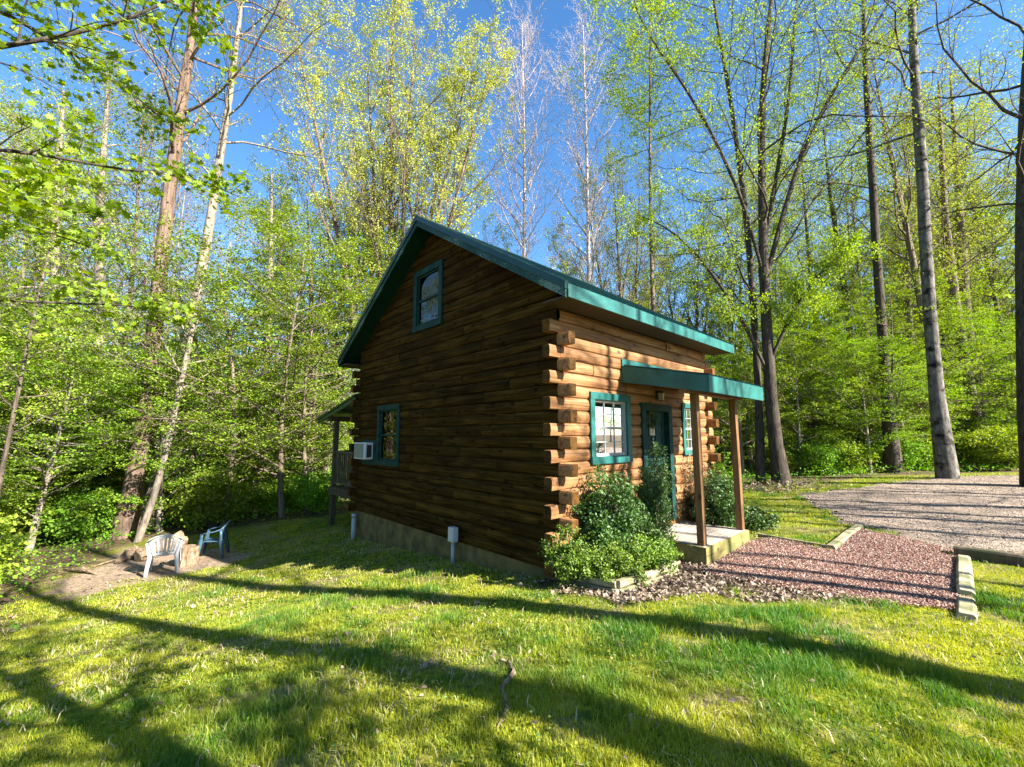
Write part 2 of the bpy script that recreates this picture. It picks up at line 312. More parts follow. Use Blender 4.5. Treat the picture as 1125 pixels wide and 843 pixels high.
LOGC = [(.26, (.030, .011, .003)), (.42, (.105, .044, .014)), (.58, (.21, .100, .037)), (.76, (.36, .195, .085))]
M = dict(
    ground=groundmat(),
    log_y_shaded=wood('shaded_log_gable', 1, [(.26, (.004, .0018, .0003)), (.44, (.015, .0072, .0011)), (.58, (.034, .0172, .0026)), (.76, (.085, .046, .008))], .85, var=.16, spec=.06), log_x=wood('stained_log_front', 0, LOGC, .6, var=.3),  # gable copy of the log stain, darkened to put the wall's shade into its colour
    
    post=wood('post_wood', 2, [(.3, (.07, .033, .012)), (.55, (.18, .09, .035)), (.8, (.28, .16, .07))], .6),
    grey_wood=wood('weathered_wood', 2, [(.3, (.025, .018, .012)), (.55, (.075, .056, .036)), (.8, (.15, .12, .085))], .8, moss=(.06, .06, .028)),
    timber=wood('landscape_timber', 1, [(.3, (.10, .08, .045)), (.5, (.24, .20, .12)), (.75, (.40, .35, .24))], .85, moss=(.13, .13, .06)),
    slab_wood=wood('slab_timber', 0, [(.3, (.08, .07, .02)), (.55, (.20, .165, .055)), (.8, (.32, .27, .12))], .8, moss=(.11, .11, .03)),
    plank=wood('porch_plank', 0, [(.3, (.20, .165, .13)), (.55, (.31, .26, .21)), (.8, (.42, .37, .31))], .8, knots=False),
    found=simple('foundation_render', (.13, .092, .028), .9, .35, 4),
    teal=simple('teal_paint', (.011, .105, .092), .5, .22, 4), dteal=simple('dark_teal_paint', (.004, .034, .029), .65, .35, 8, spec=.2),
    roof=simple('green_metal_roof', (.007, .038, .028), .35, .15, 6, metal=.25), soffit=simple('dark_soffit', (.05, .035, .02), .8),
    vinyl=simple('grey_white_vinyl', (.30, .30, .29), .4, .05), curtain=simple('white_curtain', (.38, .37, .35), .9, .05),
    dark=simple('dark_interior', (.05, .04, .03), .9), glass=glassmat(), white=simple('white_plastic', (.46, .46, .48), .35, .04),
    navy=simple('blue_grey_plastic', (.045, .095, .135), .3, .12), grey=simple('grey_plastic', (.42, .43, .44), .5, .06), black=simple('black_metal', (.02, .02, .02), .4),
    lampglass=simple('frosted_glass', (.42, .40, .34), .2, .1), plaque=simple('cream_plaque', (.48, .40, .27), .6, .15), grille=simple('grey_green_grille', (.22, .25, .21), .6, .2, 60),
    gravel=gravelmat('driveway_gravel', [(.0, (.10, .072, .052)), (.5, (.23, .17, .128)), (1., (.40, .31, .24))], 42), redg=gravelmat('red_gravel', [(.0, (.08, .038, .028)), (.5, (.20, .10, .072)), (1., (.32, .21, .165))], 48),
    stone=None, deadleaf=leafmat('dead_leaf', (.09, .052, .032), (.30, .23, .17), .15, .03), straw=leafmat('dry_straw', (.22, .17, .08), (.50, .43, .26), .2, .03),
    blade=leafmat('grass_blade', (.045, .145, .003), (.33, .34, .016), .40, .03),
    cover=leafmat('ground_cover_leaf', (.06, .18, .006), (.20, .36, .015), .38, .02),
    maple=leafmat('maple_leaf', (.085, .19, .006), (.27, .36, .018), .42, .02), maple2=leafmat('pale_maple_leaf', (.13, .22, .012), (.32, .37, .035), .42, .02),
    yel=leafmat('yellow_green_leaf', (.28, .34, .03), (.47, .51, .08), .35, .02), bud=leafmat('pink_bud', (.26, .17, .13), (.44, .35, .28), .2, .02),
    olive=leafmat('pale_olive_leaf', (.15, .22, .02), (.34, .37, .06), .38, .02), dgreen=leafmat('dark_leaf', (.025, .075, .008), (.07, .16, .015), .3, .06),
    shrub=leafmat('shrub_leaf', (.016, .055, .004), (.07, .15, .009), .25, .04), shrub_b=leafmat('bright_shrub_leaf', (.035, .10, .004), (.19, .28, .012), .3, .03), tan=leafmat('dry_shrub_leaf', (.20, .12, .05), (.45, .33, .18), .2, .03),
    bark=barkmat('grey_brown_bark', (.05, .038, .026), (.20, .155, .115), (.33, .27, .21)), bark_p=barkmat('pale_bark', (.10, .08, .06), (.28, .235, .185), (.40, .35, .30), 6),
    bark_d=barkmat('dark_bark', (.022, .017, .013), (.085, .068, .052), (.15, .125, .10), 7), bark_s=barkmat('shaggy_bark', (.04, .025, .017), (.19, .13, .095), (.33, .25, .20), 6, .12),
    birch=barkmat('blotched_pale_bark', (.05, .045, .04), (.17, .155, .135), (.30, .28, .25), 4, .35, bands=True), twig_w=barkmat('whitish_twig', (.24, .19, .18), (.50, .43, .41)), twig=barkmat('grey_twig', (.11, .09, .07), (.26, .22, .18)),
    deadwood=barkmat('weathered_deadwood', (.08, .05, .03), (.30, .22, .14), (.44, .34, .24), 9),
)
def stonemat():
    m, t, out, N, L = newmat('red_stone'); b = N('BsdfPrincipled', Roughness=.85); a = N('Attribute', attribute_name='var')
    r = ramp(N, [(0, (.07, .028, .02)), (.35, (.18, .078, .055)), (.65, (.27, .145, .105)), (.88, (.36, .26, .20)), (1, (.44, .37, .31))]); L(a.outputs['Fac'], r.inputs[0]); L(r.outputs[0], b.inputs['Base Color']); L(b.outputs[0], out.inputs['Surface']); return m
M['stone'] = stonemat()
def endgrainmat():
    m, t, out, N, L = newmat('log_end_grain'); b = N('BsdfPrincipled', Roughness=.85); b.inputs['Specular IOR Level'].default_value = .1
    tc = N('TexCoord'); a = N('Attribute', attribute_name='var'); wv = N('TexNoise', Scale=60., Detail=4.); L(tc.outputs['Object'], wv.inputs['Vector'])
    n2 = N('TexNoise', Scale=9., Detail=3.); L(tc.outputs['Object'], n2.inputs['Vector']); ad = N('Math', operation='ADD'); L(wv.outputs['Fac'], ad.inputs[0]); L(n2.outputs['Fac'], ad.inputs[1])
    a2 = N('Math', operation='MULTIPLY_ADD'); a2.inputs[1].default_value = .35; L(a.outputs['Fac'], a2.inputs[0]); L(ad.outputs[0], a2.inputs[2])
    r = ramp(N, [(.0, (.008, .004, .0015)), (1., (.15, .070, .016))]); mr = N('MapRange'); mr.inputs['From Min'].default_value = .75; mr.inputs['From Max'].default_value = 1.6; L(a2.outputs[0], mr.inputs['Value']); L(mr.outputs[0], r.inputs[0])
    L(r.outputs[0], b.inputs['Base Color']); L(b.outputs[0], out.inputs['Surface']); return m
M['endgrain'] = endgrainmat()
def peelmat():
    m, t, out, N, L = newmat('peeling_dark_teal'); b = N('BsdfPrincipled', Roughness=.6); b.inputs['Specular IOR Level'].default_value = .25; tc = N('TexCoord')
    n1 = N('TexNoise', Scale=38., Detail=5., Roughness=.7); n2 = N('TexNoise', Scale=1.6, Detail=3.); L(tc.outputs['Object'], n1.inputs['Vector']); L(tc.outputs['Object'], n2.inputs['Vector'])
    ad = N('Math', operation='ADD'); L(n1.outputs['Fac'], ad.inputs[0]); L(n2.outputs['Fac'], ad.inputs[1]); mr = N('MapRange'); mr.inputs['From Min'].default_value = .5; mr.inputs['From Max'].default_value = 1.5; L(ad.outputs[0], mr.inputs['Value'])
    r = ramp(N, [(.3, (.003, .026, .022)), (.60, (.006, .045, .038)), (.64, (.11, .17, .15))]); L(mr.outputs[0], r.inputs[0]); L(r.outputs[0], b.inputs['Base Color']); L(b.outputs[0], out.inputs['Surface']); return m
M['peel'] = peelmat()
#@@SETTING

# ------------------------------------------------------------------ ground sheets
def axis_pts(a, b, step, far):
    s = list(np.arange(a, b, step)); d = step; x = a
    left = []
    while x > -far: d *= 1.12; x -= d; left.append(x)
    d = step; x = s[-1]; right = []
    while x < far: d *= 1.12; x += d; right.append(x)
    return np.array(left[::-1] + s + right)
def sheet(name, xs, ys, lift, mat, poly=None, rag=.25, attrs=False, **kw):
    X, Y = np.meshgrid(xs, ys); Z = hgt(X, Y) + lift
    nx, ny = len(xs), len(ys); idx = np.arange(nx * ny).reshape(ny, nx)
    F = np.stack([idx[:-1, :-1], idx[:-1, 1:], idx[1:, 1:], idx[1:, :-1]], -1).reshape(-1, 4)
    if poly is not None:
        D = sdf(poly, X, Y) + (fbm(X, Y, .45, 77) - .5) * rag; Z = Z - np.clip(D + .12, 0, 1) * .45 * (lift / .03)
        keep = (D.ravel()[F] < .06).all(1); F = F[keep]
        used, inv = np.unique(F.ravel(), return_inverse=True); F = inv.reshape(F.shape)
    V = np.stack([X, Y, Z], -1).reshape(-1, 3)
    if poly is not None: V = V[used]
    mb = MB(); mb.add(V, F); o = mb.build(name, mat, smooth=True, kind='structure')
    if attrs:
        for nm, fn in (('forest', m_forest), ('dirt', m_dirt), ('litter', m_litter)):
            a = o.data.attributes.new(nm, 'FLOAT', 'POINT'); a.data.foreach_set('value', fn(V[:, 0], V[:, 1]).astype(np.float32))
    return o
sheet('ground', axis_pts(-13, 14, .14, 170), axis_pts(-1, 20, .14, 170), 0, M['ground'], attrs=True)
sheet('driveway', np.arange(6.6, 46, .16), np.arange(-9, 19, .16), .024, M['gravel'], DRIVE_POLY, .9)
sheet('gravel_path', np.arange(1.4, 7.4, .07), np.arange(4.2, 9.3, .07), .034, M['redg'], PATH_POLY, .22)

# ------------------------------------------------------------------ scattered small stuff
def scatter(n, x0, x1, y0, y1, dens):
    """n candidates, kept with probability dens(x,y)"""
    x = rng.uniform(x0, x1, n); y = rng.uniform(y0, y1, n); k = rng.random(n) < dens(x, y); return x[k], y[k]
def in_view(x, y, m=.25): return (y > .9) & (np.abs(x) < 1.3 * y + m + .6)
def lawn_dens(x, y):
    d = (1 - m_forest(x, y)) * (1 - m_dirt(x, y) * .985) * (1 - m_litter(x, y) * .93)
    d = d * (sdf(PATH_POLY, x, y) + (fbm(x, y, .45, 77) - .5) * .22 > -.02) * (sdf(DRIVE_POLY, x, y) + (fbm(x, y, .45, 77) - .5) * .9 > -.05)
    return d * (sdf(CABIN_POLY, x, y) > .03) * (sdf([cab(1.93, -1.22), cab(3.75, -1.22), cab(3.75, 0), cab(1.93, 0)], x, y) > .02)
def blades(mb, x, y, L, wd, lean, a):
    n = len(x); z = hgt(x, y) - .004; th = rng.uniform(0, 2 * pi, n); la = rng.uniform(0, 2 * pi, n)
    side = np.stack([np.cos(th), np.sin(th), np.zeros(n)], 1) * wd[:, None] / 2
    ld = np.stack([np.cos(la), np.sin(la), np.zeros(n)], 1); B = np.stack([x, y, z], 1)
    up = np.array([0, 0, 1.])
    mid = B + up * (L * .55)[:, None] + ld * (L * lean * .25)[:, None]
    top = B + up * (L * np.sqrt(np.clip(1 - lean ** 2 * .6, .1, 1)))[:, None] + ld * (L * lean * .85)[:, None]
    V = np.stack([B - side, B + side, mid + side * .75, mid - side * .75, top], 1).reshape(-1, 3)
    i = np.arange(n)[:, None] * 5
    mb.add(V, i + np.array([[0, 1, 2, 3]]), np.repeat(a, 5)); k = len(mb.v) - 1
    mb.f.append(i + np.array([[3, 2, 4]]) + mb.n - len(V)); mb.m.append(0)
def tall(x, y): return sstep(.44, .66, fbm(x, y, 1.3, 91)) * .75 + .25 * sstep(.5, .65, fbm(x, y, .35, 95))
mb = MB()
for (N_, x0, x1, y0, y1, wmul, lmul) in ((330000, -4, 4.6, 1.3, 3.4, 1., 1.), (290000, -7, 8, 3.4, 6.5, 1.5, 1.05), (260000, -10, 15, 6.5, 15.5, 2.6, 1.2), (60000, 1, 24, 9, 18.5, 4., 1.2), (60000, 3.5, 14, 1.5, 6, 2., 1.1)):
    x, y = scatter(N_, x0, x1, y0, y1, lambda x, y: lawn_dens(x, y) * in_view(x, y) * (.14 + .86 * sstep(.34, .60, fbm(x, y, .32, 61, 4))))
    tl = np.clip(tall(x, y) * (.35 + .65 * sstep(-6, 1, x + .3 * y)) * (.4 + 1.1 * fbm(x, y, .16, 63, 2)), 0, 1)
    n = len(x); L = (.014 + .10 * tl * rng.random(n) + .020 * rng.random(n)) * lmul; wd = (.0026 + .0022 * rng.random(n)) * wmul
    pv = np.clip(fbm(x, y, .55, 71, 4) * 1.9 - .45, 0, 1); a = np.clip(.80 - tl * .60 + (pv - .5) * 1.0 + rng.normal(0, .25, n), 0, 1)
    blades(mb, x, y, L, wd, rng.uniform(.15, .95, n), a)
mb.build('lawn_grass', M['blade'], kind='stuff', label='short patchy green lawn grass in the foreground and beside the cabin')
# straw and dead leaves
mb = MB()
x, y = scatter(60000, -8, 12, 1.4, 12, lambda x, y: lawn_dens(x, y) * in_view(x, y) * (.2 + .85 * sstep(.5, .7, fbm(x, y, .7, 101))) * np.clip(6 / (y + 1), 0, 1))
n = len(x); blades(mb, x, y, rng.uniform(.03, .10, n), rng.uniform(.003, .006, n) * (1 + y * .12), rng.uniform(.85, 1., n), rng.random(n))
mb.build('dry_straw', M['straw'], kind='stuff', label='pale dry stems scattered through the lawn')
def leafshape(n, size, droop=.15):
    """[n,6,3] pointed leaf in the XY plane, folded along the midrib"""
    s = np.asarray(size)[:, None, None]
    base = np.array([(0, -.5, 0), (.30, -.15, .08), (.24, .22, .07), (0, .55, -.06), (-.24, .22, .07), (-.30, -.15, .08)]) * 1.
    return base[None] * s
def orient(n, upw, az=None):
    """random rotation matrices, normals biased to +z by upw"""
    nr = rng.normal(size=(n, 3)); nr[:, 2] += upw; nr /= np.linalg.norm(nr, axis=1, keepdims=True)
    t = rng.normal(size=(n, 3)); t -= (t * nr).sum(1, keepdims=True) * nr; t /= np.linalg.norm(t, axis=1, keepdims=True)
    return np.stack([np.cross(t, nr), t, nr], 2)
def put_leaves(mb, C, size, upw, a, quad=False, mi=0):
    n = len(C); Rm = orient(n, upw)
    if quad:
        base = np.array([(0, -.5, 0), (.36, 0, .09), (0, .5, -.03), (-.36, 0, .09)])[None] * np.asarray(size)[:, None, None]
        V = np.einsum('nij,nkj->nki', Rm, np.broadcast_to(base, (n, 4, 3))) + C[:, None]
        mb.add(V.reshape(-1, 3), np.arange(n * 4).reshape(n, 4), np.repeat(a, 4), mi)
    else:
        V = np.einsum('nij,nkj->nki', Rm, leafshape(n, size)) + C[:, None]; i = np.arange(n)[:, None] * 6
        F = np.concatenate([i + np.array([[0, 1, 2, 3]]), i + np.array([[0, 3, 4, 5]])])
        mb.add(V.reshape(-1, 3), F, np.repeat(a, 6), mi)
mb = MB()
x, y = scatter(26000, -9, 13, 1.5, 14, lambda x, y: in_view(x, y) * (sdf(CABIN_POLY, x, y) > .05) * np.clip(m_litter(x, y) * 2.5 + m_dirt(x, y) * .10 + .028 * sstep(.5, .65, fbm(x, y, 1., 111)) + .007 + .3 * m_forest(x, y) * (x > -8), 0, 1))
n = len(x); put_leaves(mb, np.stack([x, y, hgt(x, y) + rng.uniform(.008, .04, n)], 1), rng.uniform(.035, .085, n), 2.2, rng.random(n))
x, y = scatter(5000, -9, 9, 1.5, 12, lambda x, y: in_view(x, y) * lawn_dens(x, y) * .25)
n = len(x); put_leaves(mb, np.stack([x, y, hgt(x, y) + rng.uniform(.01, .035, n)], 1), rng.uniform(.02, .045, n), 1.5, rng.uniform(.4, 1, n))
x, y = scatter(7000, .6, 4.4, 4.2, 7.4, lambda x, y: (m_litter(x, y) > .3) * (sdf([cab(-.06, -.12), cab(-.02, -.92), cab(1.28, -1.0), cab(1.9, -.3), cab(1.9, 0)], x, y) > .05) * (sdf([cab(1.93, -1.22), cab(3.75, -1.22), cab(3.75, 0), cab(1.93, 0)], x, y) > .02))
n = len(x); put_leaves(mb, np.stack([x, y, hgt(x, y) + rng.uniform(.005, .05, n)], 1), rng.uniform(.03, .075, n), 1.8, rng.random(n))
mb.build('dead_leaves', M['deadleaf'], kind='stuff', label='dead brown and bleached leaves scattered over lawn and mulch')
# clover-like broad leaves in the lawn, mostly left
mb = MB()
x, y = scatter(60000, -8, 7, 1.3, 9, lambda x, y: lawn_dens(x, y) * in_view(x, y) * sstep(.48, .62, fbm(x, y, .8, 121)) * np.clip(1.1 - (x + 2) * .12, .25, 1))
n = len(x); put_leaves(mb, np.stack([x, y, hgt(x, y) + rng.uniform(.01, .05, n)], 1), rng.uniform(.014, .03, n), 1.6, rng.uniform(0, .8, n), quad=True)
mb.build('clover_patches', M['blade'], kind='stuff', label='low broad-leaved weeds and clover in the lawn')
# gravel stones
def stones(x, y, s, lift, a):
    n = len(x); mb = MB(); z = hgt(x, y) + lift
    base = np.array([(1, 0, 0), (0, 1, 0), (-1, 0, 0), (0, -1, 0), (0, 0, .8), (0, 0, -.8)], float)
    V = base[None] * (s[:, None, None] * rng.uniform(.5, 1.15, (n, 1, 3))) + rng.normal(0, 1, (n, 6, 3)) * s[:, None, None] * .16
    V = np.einsum('nij,nkj->nki', orient(n, .8), V) + np.stack([x, y, z], 1)[:, None]
    F = np.array([(0, 1, 4), (1, 2, 4), (2, 3, 4), (3, 0, 4), (1, 0, 5), (2, 1, 5), (3, 2, 5), (0, 3, 5)])
    mb.add(V.reshape(-1, 3), (np.arange(n)[:, None, None] * 6 + F[None]).reshape(-1, 3), np.repeat(a, 6)); return mb
x, y = scatter(90000, 1.6, 7.3, 4.3, 9.2, lambda x, y: sdf(PATH_POLY, x, y) + (fbm(x, y, .45, 77) - .5) * .22 < .05)
n = len(x); stones(x, y, rng.uniform(.006, .017, n), .038, rng.random(n)).build('red_gravel_stones', M['stone'], kind='stuff', label='loose reddish gravel stones covering the path')
x, y = scatter(60000, 7, 24, 5, 18, lambda x, y: (sdf(DRIVE_POLY, x, y) + (fbm(x, y, .45, 77) - .5) * .9 < .1) * np.clip(9 / np.hypot(x, y), 0, 1) ** 1.5)
n = len(x)
def gs():
    m = simple('grey_stone', (.27, .21, .165), .9, .4, 9); return m
M['gstone'] = gs(); stones(x, y, rng.uniform(.007, .022, n) * (1 + .02 * y), .026, rng.random(n)).build('driveway_stones', M['gstone'], kind='stuff', label='loose pale stones scattered on the gravel driveway')
#@@CABIN
# ------------------------------------------------------------------ cabin
ZB = -.31; CH = .19
cabin = empty('log_cabin', (C0[0], C0[1], 0), YAW, label='stained log cabin with green trim and a steep green metal roof', cat='cabin')
ROOFZ0, RIDGEZ, OVE, OVG = 3.50, 6.02, .507, .433           # underside of the roof at the eave line / ridge
def roof_z(y): return RIDGEZ - abs(y - LG / 2) * (RIDGEZ - ROOFZ0) / (LG / 2 + OVE)
PROF = [(0, -.008), (.03, .006), (.10, .022), (.30, .034), (.5, .038), (.70, .034), (.90, .022), (.97, .006), (1, -.008)]
def log_wall(name, mat, axis, base, outward, A0, A1, z0, z1, holes, gable=False, seed=0):
    """courses of half-round logs along axis (0=x,1=y); outward = sign of the bulge on the other axis"""
    mb = MB(); r = np.random.default_rng(seed)
    k = 0; z = z0
    while z < z1 - .01:
        cuts = [A0]; p = A0 + r.uniform(.8, 2.6)
        while p < A1 - .6: cuts.append(p); p += r.uniform(1.3, 3.1)
        cuts.append(A1)
        zs = [(z + t * CH, d) for t, d in PROF]
        for h in holes:
            for hz in (h[2], h[3]):
                if z < hz < z + CH: zs.append((hz, float(np.interp((hz - z) / CH, [q[0] for q in PROF], [q[1] for q in PROF]))))
        zs = sorted(zs)
        for ci in range(len(cuts) - 1):
            s0, s1 = cuts[ci] + (.0025 if ci else 0), cuts[ci + 1] - (.0025 if ci < len(cuts) - 2 else 0); off = r.normal(0, .004); var = r.random(); sag = r.normal(0, .0025)
            for (za, da), (zb, db) in zip(zs[:-1], zs[1:]):
                zm = (za + zb) / 2; iv = [(s0, s1)]
                for h in holes:
                    if h[2] < zm < h[3]:
                        nv = []
                        for a, b in iv:
                            if h[1] <= a or h[0] >= b: nv.append((a, b)); continue
                            if h[0] > a: nv.append((a, h[0]))
                            if h[1] < b: nv.append((h[1], b))
                        iv = nv
                for a, b in iv:
                    ends = []
                    for zz in (za, zb):
                        aa, bb = a, b
                        if gable:
                            half = (RIDGEZ - zz) * (LG / 2 + OVE) / (RIDGEZ - ROOFZ0); aa = max(a, LG / 2 - half); bb = min(b, LG / 2 + half)
                        ends.append((aa, max(aa, bb)))
                    if ends[0][1] - ends[0][0] < .002: continue
                    V = []
                    for zz, d, (aa, bb) in ((za, da, ends[0]), (zb, db, ends[1])):
                        for s in (aa, bb):
                            o = base + outward * (d + off); q = [0, 0, zz + sag * sin(s * 2.1 + seed)]; q[axis] = s; q[1 - axis] = o; V.append(q)
                    F = [(0, 1, 3, 2)]; mb.add(V, F, var)
            # dark butt joint faces
        z += CH; k += 1
    # inner plane so no light leaks
    return mb
WIN_F = [(.79, 1.70, 1.27, 2.17), (3.88, 4.42, 1.30, 2.17)]
WIN_G = [(4.79, 5.66, 1.02, 2.20), (3.18, 4.06, 3.97, 5.10)]
DOOR = (2.30, 3.20, 0.02, 2.07)
EAVEZ = ZB + CH * 20
mbf = log_wall('wall', None, 0, 0, -1, 0, LF, ZB, EAVEZ, WIN_F + [DOOR], seed=3)
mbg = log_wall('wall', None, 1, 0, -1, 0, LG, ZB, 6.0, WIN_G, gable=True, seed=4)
def log_end(lst, x0, x1, y0, y1, z, axis, a):
    """short rounded log stub; cross-section 8-gon in the plane across axis"""
    mb = MB(); lst.append(mb); c = .030; t = CH; lo, hi = (y0, y1) if axis == 0 else (x0, x1)
    poly = [(lo + .012, z + .004), (hi - .008, z + .004), (hi, z + .02), (hi, z + t - .02), (hi - .01, z + t - .006), (lo + .02, z + t - .006), (lo + .004, z + t - .035), (lo - .002, z + t * .5), (lo + .004, z + .035)]
    if axis == 0: mb.prism(poly, 0, x0, x1, a, 1)      # poly=(y,z)
    else: mb.prism(poly, 1, y0, y1, a, 1)              # poly=(x,z)
# 0: extruded along x, poly in (y,z);  1: extruded along y, poly in (x,z)
endf, endg, endg2, endb = [], [], [], []
for k in range(19):
    z = ZB + k * CH; r1, r2 = rng.random(), rng.random(); e = rng.uniform(-.012, .012)
    if k % 2 == 0:
        log_end(endf, -.235 + e, 0, -.042, .11, z, 0, r1); log_end(endf, LF, LF + .235 + e, -.042, .11, z, 0, r2)
        log_end(endb, -.235 + e, 0, LG - .11, LG + .042, z, 0, r2)
    else:
        log_end(endg, -.042, .11, -.235 + e, 0, z, 1, r1); log_end(endb, -.042, .11, LG, LG + .235 + e, z, 1, r2)
        log_end(endg2, LF - .11, LF + .042, -.235 + e, 0, z, 1, r2)
front = mbf.build('wall', M['log_x'], cabin); [e.build('log_end', [M['log_x'], M['endgrain']], front, bevel=.006) for e in endf]
gw = mbg.build('wall', M['log_y_shaded'], cabin); [e.build('log_end', [M['log_y_shaded'], M['endgrain']], gw, bevel=.006) for e in endb]; [e.build('log_end', [M['log_x'], M['endgrain']], gw, bevel=.006) for e in endg]
mbr = log_wall('wall', None, 1, LF, 1, 0, LG, ZB, 6.0, [], gable=True, seed=5); rw = mbr.build('wall', M['log_y_shaded'], cabin); [e.build('log_end', [M['log_x'], M['endgrain']], rw, bevel=.006) for e in endg2]
log_wall('wall', None, 0, LG, 1, 0, LF, ZB, EAVEZ, [], seed=6).build('wall', M['log_x'], cabin)
mb = MB()
for (x0, x1, y0, y1) in ((0, LF, 0, .2), (0, LF, LG - .2, LG), (0, .2, .2, LG - .2), (LF - .2, LF, .2, LG - .2)): mb.box(x0 + .004, x1 - .004, y0 + .004, y1 - .004, -1.6, ZB + .002)
mb.build('foundation', M['found'], cabin)
MB().box(.15, LF - .15, .15, LG - .15, -.1, .02).box(.15, LF - .15, .15, LG - .15, 2.55, 2.62).box(2.0, 2.06, 1.4, LG - .2, .02, 2.55).box(.2, LF - .2, 1.30, 1.36, .02, 2.55).build('interior_floor_and_screen', M['dark'], cabin)  # floor, ceiling, partition; the cross screen is added to darken the window gaps
# roof
mb = MB(); SL = math.atan2(RIDGEZ - ROOFZ0, LG / 2 + OVE)
TH = .15
XA, XB = -OVG, LF + OVG
for sgn in (-1, 1):
    ye = LG / 2 + sgn * (LG / 2 + OVE)
    poly = [(ye, ROOFZ0), (ye, ROOFZ0 + TH), (LG / 2, RIDGEZ + TH + .01), (LG / 2, RIDGEZ)]
    if sgn > 0: poly = poly[::-1]
    mb.prism([(y, z) for y, z in poly], 0, XA + .02, XB - .02)
    n = int((XB - XA) / .23)
    for i in range(n + 1):      # standing ribs
        x = XA + .05 + i * (XB - XA - .1) / n
        V = []
        for (y, z) in ((ye + sgn * .03, ROOFZ0 + TH - .02), (LG / 2, RIDGEZ + TH + .012)):
            V += [(x - .018, y, z), (x - .008, y, z + .024), (x + .008, y, z + .024), (x + .018, y, z)]
        mb.add(V, [(0, 1, 5, 4), (1, 2, 6, 5), (2, 3, 7, 6), (0, 1, 2, 3), (4, 5, 6, 7)])
roof = mb.build('roof', M['roof'], cabin)
mb = MB(); mb.prism([(LG / 2 - .16, RIDGEZ + TH - .075), (LG / 2, RIDGEZ + TH + .045), (LG / 2 + .16, RIDGEZ + TH - .075), (LG / 2 + .16, RIDGEZ + TH - .095), (LG / 2, RIDGEZ + TH + .01), (LG / 2 - .16, RIDGEZ + TH - .095)][::-1], 0, XA - .03, XB + .03); mb.build('ridge_cap', M['roof'], roof)
def rake(x0, x1, sgn, zlo, zhi, mat, name, ext=0):
    ye = LG / 2 + sgn * (LG / 2 + OVE + ext); dz = -ext * math.tan(SL)
    mb = MB(); poly = [(ye, ROOFZ0 + zlo + dz), (LG / 2, RIDGEZ + zlo), (LG / 2, RIDGEZ + zhi), (ye, ROOFZ0 + zhi + dz)]
    if sgn < 0: poly = poly[::-1]
    mb.prism(poly, 0, x0, x1); return mb.build(name, mat, roof)
for sgn in (-1, 1):
    for x0, x1, xt0, xt1 in ((XA - .004, XA + .028, XA - .026, XA + .05), (XB - .028, XB + .004, XB - .05, XB + .026)):
        rake(x0, x1, sgn, -.055, TH - .085, M['peel'], 'rake_board'); rake(xt0, xt1, sgn, TH - .082, TH + .03, M['roof'], 'rake_trim', .015)
for ye, s in ((-OVE, -1), (LG + OVE, 1)):
    MB().box(XA + .03, XB - .03, min(ye, ye + s * .03), max(ye, ye + s * .03), ROOFZ0 - .05, ROOFZ0 + TH - .008).build('fascia', M['teal'], roof, bevel=.004)
for xj in (1.32, 3.4):
    MB().box(xj, xj + .045, -OVE - .0325, -OVE - .0301, ROOFZ0 - .052, ROOFZ0 + TH - .006).build('fascia_joint', M['teal'], roof)
# dark soffit boards under eaves and rakes
for ye in (-OVE + .002, LG + .05):
    MB().box(XA + .05, XB - .05, ye, ye + OVE - .055, ROOFZ0 - .028, ROOFZ0 - .004).build('soffit', M['soffit'], roof)
